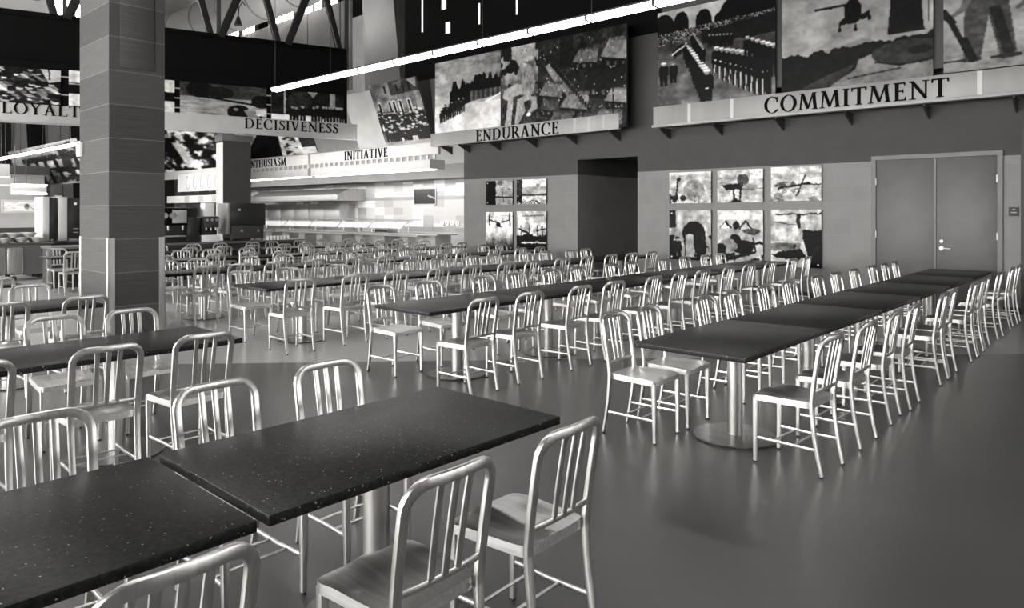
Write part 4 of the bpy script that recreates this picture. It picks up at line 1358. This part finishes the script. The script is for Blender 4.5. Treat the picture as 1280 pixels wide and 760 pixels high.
# leaning photographs over the other serving lines
t = thing('serving_sign', 'leaning palm tree photograph over the serving line at the far left', 'sign')
gy = 7.5
xp0, zp0 = on_Y(24, 233, gy); xp1 = on_Y(118, 230, gy)[0]
fp = Fr((0, gy, zp0), (1, 0, 0), LU)
picture('photo_print', pic_palms(), fp, xp0 + 0.6, xp1, 0.0, 1.35, -0.02, 0.02, t)
MB().fbox(fp, xp0 + 0.5, xp1 + 0.2, -0.06, 1.2, -0.08, -0.02).obj('board', M['palegrey'], t, smooth=0)
t = thing('serving_sign', 'leaning dark foliage photograph between the streaked pillar and the square column', 'sign')
gy = 10.5
xq0, zq0 = on_Y(196, 216, gy); xq1 = on_Y(274, 216, gy)[0]
fq = Fr((0, gy, zq0), (1, 0, 0), LU)
picture('photo_print', pic_foliage(), fq, xq0, xq1 + 0.6, 0.0, 1.45, -0.02, 0.02, t)
MB().fbox(fq, xq0, xq1 + 0.6, -0.30, 0.0, -0.05, 0.0).obj('strip', M['pale'], t, smooth=0)
t = thing('menu_sign', 'pale menu board with grey swirls behind the drink machines', 'sign')
gy = 10.4
xm0, zm0 = on_Y(222, 240, gy); xm1, zm1 = on_Y(278, 214, gy)
MB().bx(xm0, xm1, gy, gy + 0.05, zm0, zm1, 0.005).obj('panel', M['pale'], t)
m = MB()
for q in range(5):
    xx = xm0 + (xm1 - xm0) * (0.25 + 0.16 * q); zz = (zm0 + zm1) / 2
    m.sweep([(xx + 0.13 * math.cos(s) * (1 + .2 * s / 6), gy - 0.004, zz + 0.22 * math.sin(s)) for s in [k * 0.5 for k in range(3, 13)]], rrect(0.006, 0.05, 0.002, 1), (0, 1, 0))
m.obj('swirl', M['palegrey'], t)
t = thing('menu_sign', 'low pale backlit panel under the swirl menu board behind the drink machines', 'sign')
xn0, zn0 = on_Y(205, 254, gy); xn1, zn1 = on_Y(272, 243, gy)
MB().bx(xn0, xn1, gy + 0.1, gy + 0.15, zn0, zn1, 0.005).obj('panel', M['pale'], t)
for q in (0.36, 0.62, 0.86):
    MB().bx(xn0 + (xn1 - xn0) * q, xn0 + (xn1 - xn0) * q + 0.35, gy + 0.09, gy + 0.1, zn0 + 0.02, zn1 - 0.02).obj('patch', M['palegrey'], t, smooth=0)

# ------------------------------------------------------------------ framed photo panels on the tiled wall
posters = [(608, 641, 226, 256, 0, 'upper left of four left of the recess, with a black block'),
           (646, 683, 224, 255, 1, 'upper right of four left of the dark recess, with a pale building'),
           (608, 641, 265, 312, 2, 'lower left of four left of the recess, aircraft over dark ground'),
           (646, 683, 264, 312, 3, 'lower right of four left of the dark recess, with ship masts'),
           (837, 889, 215, 254, 4, 'upper left of six beside the door, with a hazy post'),
           (897, 954, 212, 253, 5, 'upper middle of six beside the door, with a launcher and dish'),
           (964, 1027, 208, 251, 6, 'upper right of six beside the door, with an aircraft wreck'),
           (837, 889, 263, 325, 7, 'lower left of six beside the door, with a dark arch'),
           (897, 954, 263, 330, 8, 'lower middle of six beside the door, with tents and a gun'),
           (964, 1027, 262, 334, 9, 'lower right of six beside the door, with black gun silhouettes')]
fw_ = Fr((0, WY, 0))
for u0, u1, v0, v1, k, lab in posters:
    xa, za = on_Y(u0, v0, WY - 0.04)[0], on_Y((u0 + u1) / 2, (v0 + v0) / 2, WY - 0.04)[1]
    xb = on_Y(u1, v1, WY - 0.04)[0]; zbm = on_Y((u0 + u1) / 2, v1, WY - 0.04)[1]
    t = thing('wall_picture', 'photo panel, ' + lab, 'picture')
    asp = (xb - xa) / (za - zbm)
    picture('print', pic_poster(k, 90, int(min(130, max(60, 90 / asp)))), fw_, xa, xb, zbm, za, 0.025, 0.05, t, None, 1, 1.0, 1.15, 0.026)
    for px in (xa + 0.06, xb - 0.06):
        for pz in (zbm + 0.06, za - 0.06):
            MB().cyl((px, WY, pz), (px, WY - 0.058, pz), 0.018, n=12).obj('standoff', M['steel'], t)
# ------------------------------------------------------------------ kitchen serving line
cy = 15.75
xr_ = -17.6; xl_ = -29.0
t = thing('serving_counter', 'long steel serving counter with a glass sneeze guard in front of the checker tiles', 'counter')
MB().bx(xl_, xr_ - 0.25, cy + 0.05, cy + 0.75, 0.1, 0.86, 0.005).obj('body', M['palegrey'], t)
MB().bx(xl_, xr_, cy - 0.1, cy + 0.85, 0.86, 0.91, 0.006).obj('countertop', M['steel'], t)
MB().bx(xl_, xr_ - 0.6, cy - 0.42, cy - 0.12, 0.82, 0.85, 0.004).obj('tray_slide', M['steel'], t)
for q in range(8):
    MB().bx(xl_ + 0.5 + 1.32 * q, xl_ + 1.35 + 1.32 * q, cy + 0.035, cy + 0.05, 0.2, 0.8, 0.004).obj('front_panel', M['steel'] if q % 2 else M['doorframe'], t)
gx1 = xr_ - 1.7
gm = bpy.data.materials.new('guard_glass'); gm.use_nodes = True
gb = gm.node_tree.nodes['Principled BSDF']
gb.inputs['Base Color'].default_value = (0.95, 0.95, 0.95, 1); gb.inputs['Roughness'].default_value = 0.05
gb.inputs['Alpha'].default_value = 0.22
for q in range(6):
    px = gx1 - 1.95 * q
    MB().cyl((px, cy + 0.1, 0.91), (px, cy + 0.1, 1.36), 0.02, n=10).obj('post', M['steel'], t)
    MB().sweep([(px, cy + 0.1, 1.30), (px, cy - 0.2, 1.12)], rrect(0.02, 0.03, 0.005, 1), (1, 0, 0)).obj('strut', M['steel'], t)
    if q < 5:
        MB().add([(px - 1.90, cy - 0.21, 1.08), (px - 0.05, cy - 0.21, 1.08), (px - 0.05, cy + 0.08, 1.36), (px - 1.90, cy + 0.08, 1.36),
                  (px - 1.90, cy - 0.205, 1.075), (px - 0.05, cy - 0.205, 1.075), (px - 0.05, cy + 0.085, 1.355), (px - 1.90, cy + 0.085, 1.355)],
                 [(0, 1, 2, 3), (7, 6, 5, 4), (0, 4, 5, 1), (1, 5, 6, 2), (2, 6, 7, 3), (3, 7, 4, 0)]).obj('glass_pane', gm, t, smooth=0)
MB().bx(xl_, gx1 + 0.45, cy - 0.05, cy + 0.3, 1.36, 1.39, 0.006).obj('top_shelf', M['steel'], t)

# reach-in refrigerators with steel doors, hood over them
for q in range(3):
    x1 = on_Y(424, 280, 17.2)[0] - 2.4 * q
    t = thing('refrigerator', '%s steel refrigerator counted from the checker tiles, behind the serving counter' % ['first', 'second', 'third'][q], 'refrigerator', (x1, 17.2, 0))
    MB().bx(-2.36, 0, 0.03, 0.75, 0.12, 2.0, 0.006).obj('cabinet', M['steel'], t)
    for k in range(2):
        d = MB().bx(-2.34 + 1.17 * k + 0.01, -2.34 + 1.17 * (k + 1) - 0.01, 0.0, 0.03, 0.2, 1.9, 0.005).obj('door', M['steel'], t)
        MB().bx(-2.34 + 1.17 * k + 0.06, -2.34 + 1.17 * k + 0.09, -0.05, 0.0, 0.9, 1.4, 0.006).obj('handle', M['doorframe'], d)
    for sx in (-2.25, -0.1):
        MB().cyl((sx, 0.1, 0), (sx, 0.1, 0.12), 0.03, n=10).obj('foot', M['dark'], t)
t = thing('exhaust_hood', 'steel exhaust hood above the refrigerators in the kitchen', 'hood')
hx1 = on_Y(432, 250, 17.0)[0]
fh = Fr((0, 0, 0), (0, 1, 0))
MB().prism(Fr((hx1 - 7.2, 0, 0), (0, 1, 0)), [(16.6, 2.12), (17.98, 2.12), (17.98, 2.62), (17.2, 2.62), (16.6, 2.36)], 0, 7.2).obj('canopy', M['steel'], t, smooth=0)
MB().bx(hx1 - 7.2, hx1, 16.585, 16.6, 2.12, 2.16).obj('edge_trim', M['doorframe'], t, smooth=0)

# pass-through hatch, wall boxes
hx0, hz0 = on_Y(519, 255, KY); hx1, hz1 = on_Y(545, 236, KY)
w = struct('window_50', MB().bx(hx0, hx1, KY - 0.03, KY - 0.004, hz0, hz1), M['black_gloss'])
g = MB().bx(hx0 - 0.05, hx0, KY - 0.05, KY, hz0 - 0.05, hz1 + 0.05).bx(hx1, hx1 + 0.05, KY - 0.05, KY, hz0 - 0.05, hz1 + 0.05).bx(hx0, hx1, KY - 0.05, KY, hz1, hz1 + 0.05).bx(hx0, hx1, KY - 0.05, KY, hz0 - 0.05, hz0)
g.obj('window_frame', M['palegrey'], w, smooth=0)
MB().sweep([(hx0 + 0.8, KY - 0.04, hz1 - 0.25), (hx1 - 0.02, KY - 0.04, hz0 + 0.2)], rrect(0.02, 0.06, 0.004, 1), (0, 1, 0)).obj('brace', M['palegrey'], w)
for i, u in enumerate((552, 558, 564, 571)):
    xo, zo = on_Y(u, 279, KY)
    t = thing('outlet_box', 'small pale wall box, %s of four on the tiled kitchen wall' % ['leftmost', 'second from left', 'third from left', 'rightmost'][i], 'outlet')
    MB().bx(xo, xo + 0.17, KY - 0.06, KY - 0.012, zo - 0.09, zo + 0.08, 0.01).obj('box', M['white'], t)
    MB().bx(xo + 0.05, xo + 0.12, KY - 0.068, KY - 0.06, zo - 0.04, zo + 0.03, 0.003).obj('cover', M['palegrey'], t)
t = thing('steel_pan_rack', 'shallow pale food warmer box on the serving counter', 'food warmer', (-20.6, cy + 0.45, 0.91))
MB().bx(-0.9, 0.0, -0.25, 0.2, 0.0, 0.26, 0.01).obj('housing', M['steel'], t)
MB().bx(-0.88, -0.02, -0.26, -0.25, 0.02, 0.09).obj('front_slot', M['dark'], t, smooth=0)
for i, (xx, lab) in enumerate(((-21.7, 'right'), (-22.5, 'left'))):
    t = thing('tong_holder', 'cluster of dark serving utensils on the serving counter, %s one' % lab, 'utensils', (xx, cy + 0.35, 0.91))
    MB().lathe([(0.10, 0), (0.11, 0.14), (0.10, 0.14)], n=18).obj('pot', M['steel'], t)
    for k in range(5):
        a = k * 1.25
        MB().sweep([(0.03 * math.cos(a), 0.03 * math.sin(a), 0.02), (0.14 * math.cos(a), 0.14 * math.sin(a), 0.30), (0.2 * math.cos(a), 0.2 * math.sin(a), 0.36)], rrect(0.01, 0.03, 0.003, 1), (0, 0.3, 1), scale=[0.6, 1, 1.6]).obj('utensil', M['dark'], t)

# ------------------------------------------------------------------ drink counter beside the square column
bx1 = -17.55; by0, by1 = 4.6, 10.7
t = thing('drink_counter', 'dark fronted drink counter behind the farthest dining tables', 'counter')
MB().bx(bx1 - 0.68, bx1 - 0.04, by0 + 0.03, by1 - 0.03, 0.0, 0.85).obj('body', M['dark'], t, smooth=0)
MB().bx(bx1 - 0.74, bx1, by0, by1, 0.85, 0.90, 0.006).obj('worktop', M['doorframe'], t)
for k in range(5):
    d = MB().bx(bx1 - 0.04, bx1 - 0.02, by0 + 0.08 + 1.06 * k, by0 + 1.10 + 1.06 * k, 0.12, 0.82, 0.004).obj('door', M['black_gloss'], t)
    MB().bx(bx1 - 0.02, bx1, by0 + 0.4 + 1.06 * k, by0 + 0.75 + 1.06 * k, 0.70, 0.72, 0.003).obj('handle', M['steel'], d)
Yc = lambda u: on_X(u, bx1 - 0.1)
ctop = 0.90
# espresso style machine
t = thing('coffee_machine', 'wide black coffee machine with steel drip tray on the drink counter beside the pillar', 'coffee machine', (bx1 - 0.1, 0, ctop))
y0, y1 = Yc(199), Yc(249)
ym = y0 + (y1 - y0) * 0.70
MB().bx(-0.52, -0.10, y0, y1, 0.0, 0.86, 0.02).obj('body', M['black_gloss'], t)
MB().bx(-0.10, 0.0, ym, y1, 0.0, 0.62, 0.02).obj('side_tower', M['black_gloss'], t)
MB().bx(-0.12, 0.0, y0, ym, 0.42, 0.84, 0.015).obj('head', M['black'], t)
MB().bx(0.0, 0.012, y0 + (ym - y0) * .45, ym - 0.02, 0.48, 0.80, 0.006).obj('display', M['palegrey'], t)
for k in range(2):
    MB().cyl((-0.02, y0 + 0.13 + 0.17 * k, 0.66), (0.03, y0 + 0.13 + 0.17 * k, 0.66), 0.07, n=18).obj('gauge', M['steel'], t)
    MB().cyl((-0.03, y0 + 0.22 + 0.35 * k, 0.42), (-0.03, y0 + 0.22 + 0.35 * k, 0.30), 0.03, 0.018, n=12).obj('spout', M['steel'], t)
MB().bx(-0.11, 0.03, y0 + 0.03, ym - 0.04, 0.14, 0.18, 0.006).obj('drip_tray', M['steel'], t)
# small dispenser on a pale base
t = thing('drink_dispenser', 'small black drink dispenser on a pale base between coffee machine and column', 'dispenser', (bx1 - 0.1, 0, ctop))
y0, y1 = Yc(253), Yc(274)
MB().bx(-0.45, -0.02, y0, y1 + 0.02, 0.0, 0.17, 0.015).obj('base', M['white'], t)
MB().bx(-0.45, -0.12, y0 + 0.03, y1, 0.17, 0.62, 0.01).obj('body', M['black_gloss'], t)
MB().bx(-0.12, 0.0, y0 + 0.05, y1 - 0.0, 0.36, 0.64, 0.02).obj('head', M['dark'], t)
for k in range(3):
    MB().cyl((-0.0, y0 + 0.12 + 0.12 * k, 0.55), (0.02, y0 + 0.12 + 0.12 * k, 0.55), 0.035, n=12).obj('button', M['steel'], t)
    MB().cyl((-0.05, y0 + 0.12 + 0.12 * k, 0.36), (-0.05, y0 + 0.12 + 0.12 * k, 0.29), 0.018, n=10).obj('nozzle', M['steel'], t)
MB().bx(-0.40, -0.14, y0 + 0.12, y1 - 0.05, 0.62, 0.98, 0.012).obj('hopper', M['white'], t)
# oven
t = thing('countertop_oven', 'large black boxy machine with steel side and control knobs, right end of the drink counter', 'machine', (bx1 - 0.1, 0, ctop))
y0, y1 = Yc(284), Yc(332)
MB().bx(-0.55, 0.0, y0 + 0.08, y1, 0.40, 0.98, 0.02).obj('upper_housing', M['black_gloss'], t)
MB().bx(-0.56, -0.01, y0 + 0.0, y0 + 0.08, 0.18, 0.98, 0.012).obj('side_panel', M['steel'], t, label='bright steel side panel')
MB().bx(-0.50, -0.04, y0 + 0.12, y1 - 0.03, 0.06, 0.40, 0.01).obj('control_box', M['dark'], t)
for k in range(3):
    MB().cyl((-0.05, y0 + 0.4 + 0.45 * k, 0.26), (0.0, y0 + 0.4 + 0.45 * k, 0.26), 0.035, n=14).obj('knob', M['steel'], t)
for sx in (-0.48, -0.08):
    for sy in (y0 + 0.16, y1 - 0.06):
        MB().cyl((sx, sy, 0), (sx, sy, 0.07), 0.025, n=10).obj('foot', M['dark'], t)
MB().bx(0.0, 0.006, y0 + 0.28, y0 + 0.36, 0.78, 0.84, 0.002).obj('badge', M['palegrey'], t)
for k in range(7):
    tag(MB().lathe([(0.03, 0.0), (0.042, 0.11), (0.038, 0.11), (0.028, 0.01)], (0, 0, 0), 14).obj('cup', M['white'], None, (bx1 - 0.12, Yc(332) + 0.07 + 0.1 * k, ctop)),
        'small white cup, %s from the left in the row by the black boxy machine' % ORD[k + 1], 'cup', 'white cups on the drink counter')

# ------------------------------------------------------------------ far left serving area
t = thing('bread_trolley', 'grey cabinet trolley on casters heaped with glass bowls, left of the pillar', 'trolley', (-20.3, 4.78, 0))
MB().bx(-0.75, 0.0, -2.6, 0.55, 0.14, 0.86, 0.006).obj('cabinet', M['doorframe'], t)
MB().bx(-0.82, 0.05, -2.65, 0.60, 0.86, 0.90, 0.008).obj('top', M['steel_base'], t)
for k in range(4):
    d = MB().bx(0.0, 0.03, -1.45 + 0.36 * k, -1.12 + 0.36 * k, 0.16, 0.80, 0.03).obj('door_panel', M['steel'], t)
for sx in (-0.68, -0.07):
    for sy in (-2.5, -0.2, 0.45):
        MB().cyl((sx - 0.02, sy, 0.055), (sx + 0.02, sy, 0.055), 0.055, n=16).obj('caster', M['rubber'], t)
        MB().cyl((sx, sy, 0.08), (sx, sy, 0.15), 0.015, n=8).obj('caster_stem', M['steel'], t)
bowlmat = mat('glossy_glassware', 0.55, 0.12, 0.35)
bowl = lambda: MB().lathe([(0.045, 0.0), (0.08, 0.008), (0.15, 0.105), (0.157, 0.12), (0.145, 0.115), (0.07, 0.02)], n=20)
first = None
for j, (nb, zz, off) in enumerate(((9, 0.90, 0.0), (8, 1.022, 0.16))):
    for k in range(nb):
        for r_ in range(2):
            lab = 'shiny glass bowl, %s from the pillar end, %s %s layer on the trolley' % (ORD[nb - k], ['back', 'front'][r_], ['lower', 'upper'][j])
            loc = (-20.3 - 0.54 + 0.34 * r_, 4.78 - 2.33 + off + 0.33 * k, zz)
            if first is None:
                first = tag(bowl().obj('glass_bowl', bowlmat, None, loc), lab, 'bowl', 'glass bowls on the trolley')
            else:
                o = first.copy(); COL.objects.link(o); o.location = loc; o['label'] = lab
t = thing('equipment_counter', 'low counter carrying two tall black cabinets, left of the pillar', 'counter', (-21.3, 5.4, 0))
MB().bx(-0.9, 0.1, -0.25, 2.6, 0.0, 0.86).obj('body', M['dark'], t, smooth=0)
MB().bx(-0.95, 0.15, -0.3, 2.65, 0.86, 0.90, 0.006).obj('worktop', M['doorframe'], t)
for i, (u0, u1, lab) in enumerate(((53, 72, 'left'), (73, 101, 'right'))):
    xf = -21.2
    y0, y1 = on_X(u0, xf), on_X(u1, xf)
    t = thing('drink_cabinet', 'tall black upright drink cabinet with pale edge, %s of the two left of the pillar' % lab, 'cabinet', (xf, 0, 0.90))
    w_ = 0.22 * (y1 - y0) / 0.75 + 0.05
    MB().bx(-0.7, 0.0, y0 + w_, y1 - 0.02, 0.05, 1.12, 0.012).obj('cabinet', M['black_gloss'], t)
    MB().bx(-0.7, 0.01, y0, y0 + w_, 0.0, 1.14, 0.01).obj('side_post', M['pale'], t, label='pale side post')
    MB().bx(-0.6, -0.05, y0 + w_ + 0.05, y1 - 0.08, 0.0, 0.05).obj('plinth', M['steel'], t, smooth=0)
    if i:
        MB().cyl((0, (y0 + w_ + y1) / 2 + 0.03, 0.97), (0.012, (y0 + w_ + y1) / 2 + 0.03, 0.97), 0.035, n=14).obj('badge', M['white'], t)
        for zz in (0.3, 0.2):
            MB().bx(0.0, 0.012, (y0 + w_ + y1) / 2 - 0.02, (y0 + w_ + y1) / 2 + 0.1, zz, zz + 0.025).obj('tap', M['steel'], t, smooth=0)

# wall behind the left serving area
lw = -27.0
struct('wall_serving', MB().bx(lw - 0.2, lw, -4.0, 6.9, 0, 2.85).bx(-34, lw, 7.2, 7.4, 0, 2.2), M['palegrey'])
struct('trim_6', MB().bx(lw, lw + 0.02, -4.0, 6.8, 0.6, 1.15), M['dark'])
struct('trim_7', MB().bx(lw - 0.2, lw + 0.6, -4.0, 6.9, 2.85, 3.1), M['dark'])
t = thing('wall_picture', 'long narrow pale picture on the wall above the bowl trolley', 'picture')
y0, y1 = on_X(4, lw), on_X(50, lw)
pp = Pic(80, 24, 0.82).seed(50); pp.ell(.62, .5, .07, .3, .45); pp.line((.6, .3), (.8, .8), .03, .3); pp.ell(.93, .5, .03, .2, .05); pp.grain(.05, 10)
fL = Fr((lw, 0, 0), (0, 1, 0))
picture('print', pp, fL, y0, y1, 1.68, 1.98, 0.03, 0.06, t)
MB().fbox(fL, y0 - 0.06, y1 + 0.06, 1.62, 2.04, 0.0, 0.03).obj('back_board', M['pale'], t, smooth=0)
t = thing('canopy_light', 'short twin tube light fixture over the far left serving wall', 'light')
y0, y1 = on_X(14, -24.5), on_X(58, -24.5)
MB().bx(-24.7, -24.45, y0, y1, 2.20, 2.42, 0.01).obj('housing', M['palegrey'], t)
for zz in (2.17, 2.43):
    MB().bx(-24.48, -24.42, y0, y1, zz, zz + 0.03).obj('tube', M['tube_far'], t, smooth=0)
for yy in (y0 + 0.1, y1 - 0.5):
    MB().cyl((-24.55, yy, 2.42), (-24.55, yy, ZC - 0.1), 0.012, n=8).obj('hanger', M['dark'], t)
# small hanging boards at the very left
for i, (u0, u1, v0, v1, mt) in enumerate(((-6, 12, 205, 220, 'strip'), (-8, 20, 222, 230, 'palegrey'))):
    xx = -25.0 - 0.35 * i
    y0, y1 = on_X(u0, xx), on_X(u1, xx)
    tt = (6 - CU) / F; dep = xx / (CA * tt - SA)
    za, zb_ = H + (HV - v0) * dep / F, H + (HV - v1) * dep / F
    t = thing('hanging_board', ['small grey hanging board with bright edge at the far left edge', 'low grey hanging strip below the small board at the far left edge'][i], 'sign')
    MB().bx(xx - 0.04, xx, y0, y1, zb_, za, 0.005).obj('board', M[mt], t)
    MB().bx(xx - 0.02, xx + 0.01, y0, y1, zb_ - 0.05, zb_ - 0.01).obj('edge_strip', M['white'], t, smooth=0)
    for yy in (y0 + 0.15, y1 - 0.1):
        MB().cyl((xx - 0.02, yy, za), (xx - 0.02, yy, ZC - 0.1), 0.01, n=6).obj('hanger', M['dark'], t)

# ------------------------------------------------------------------ lamps of the serving area, one of them added for the sign
def area(name, loc, sx, sy, power, rot=(0, 0, 0)):
    l = bpy.data.lights.new(name, 'AREA'); l.shape = 'RECTANGLE'; l.size = sx; l.size_y = sy; l.energy = power
    l.color = (1, 0.985, 0.96)
    o = bpy.data.objects.new(name, l); COL.objects.link(o); o.location = loc; o.rotation_euler = rot
    return o


area('kitchen_lamp', (-25, 15.0, 3.25), 16, 0.5, 290, (math.radians(42), 0, 0))
area('added_sign_light', (-20.5, 12.2, 2.9), 9, 0.3, 75, (math.radians(155), 0, 0))  # unseen light added to brighten the INITIATIVE board from below
area('serving_lamp', (-23.5, 8.8, 3.6), 4, 1.0, 50)
area('serving_lamp', (-24.0, 3.0, 3.6), 1.0, 6, 60)
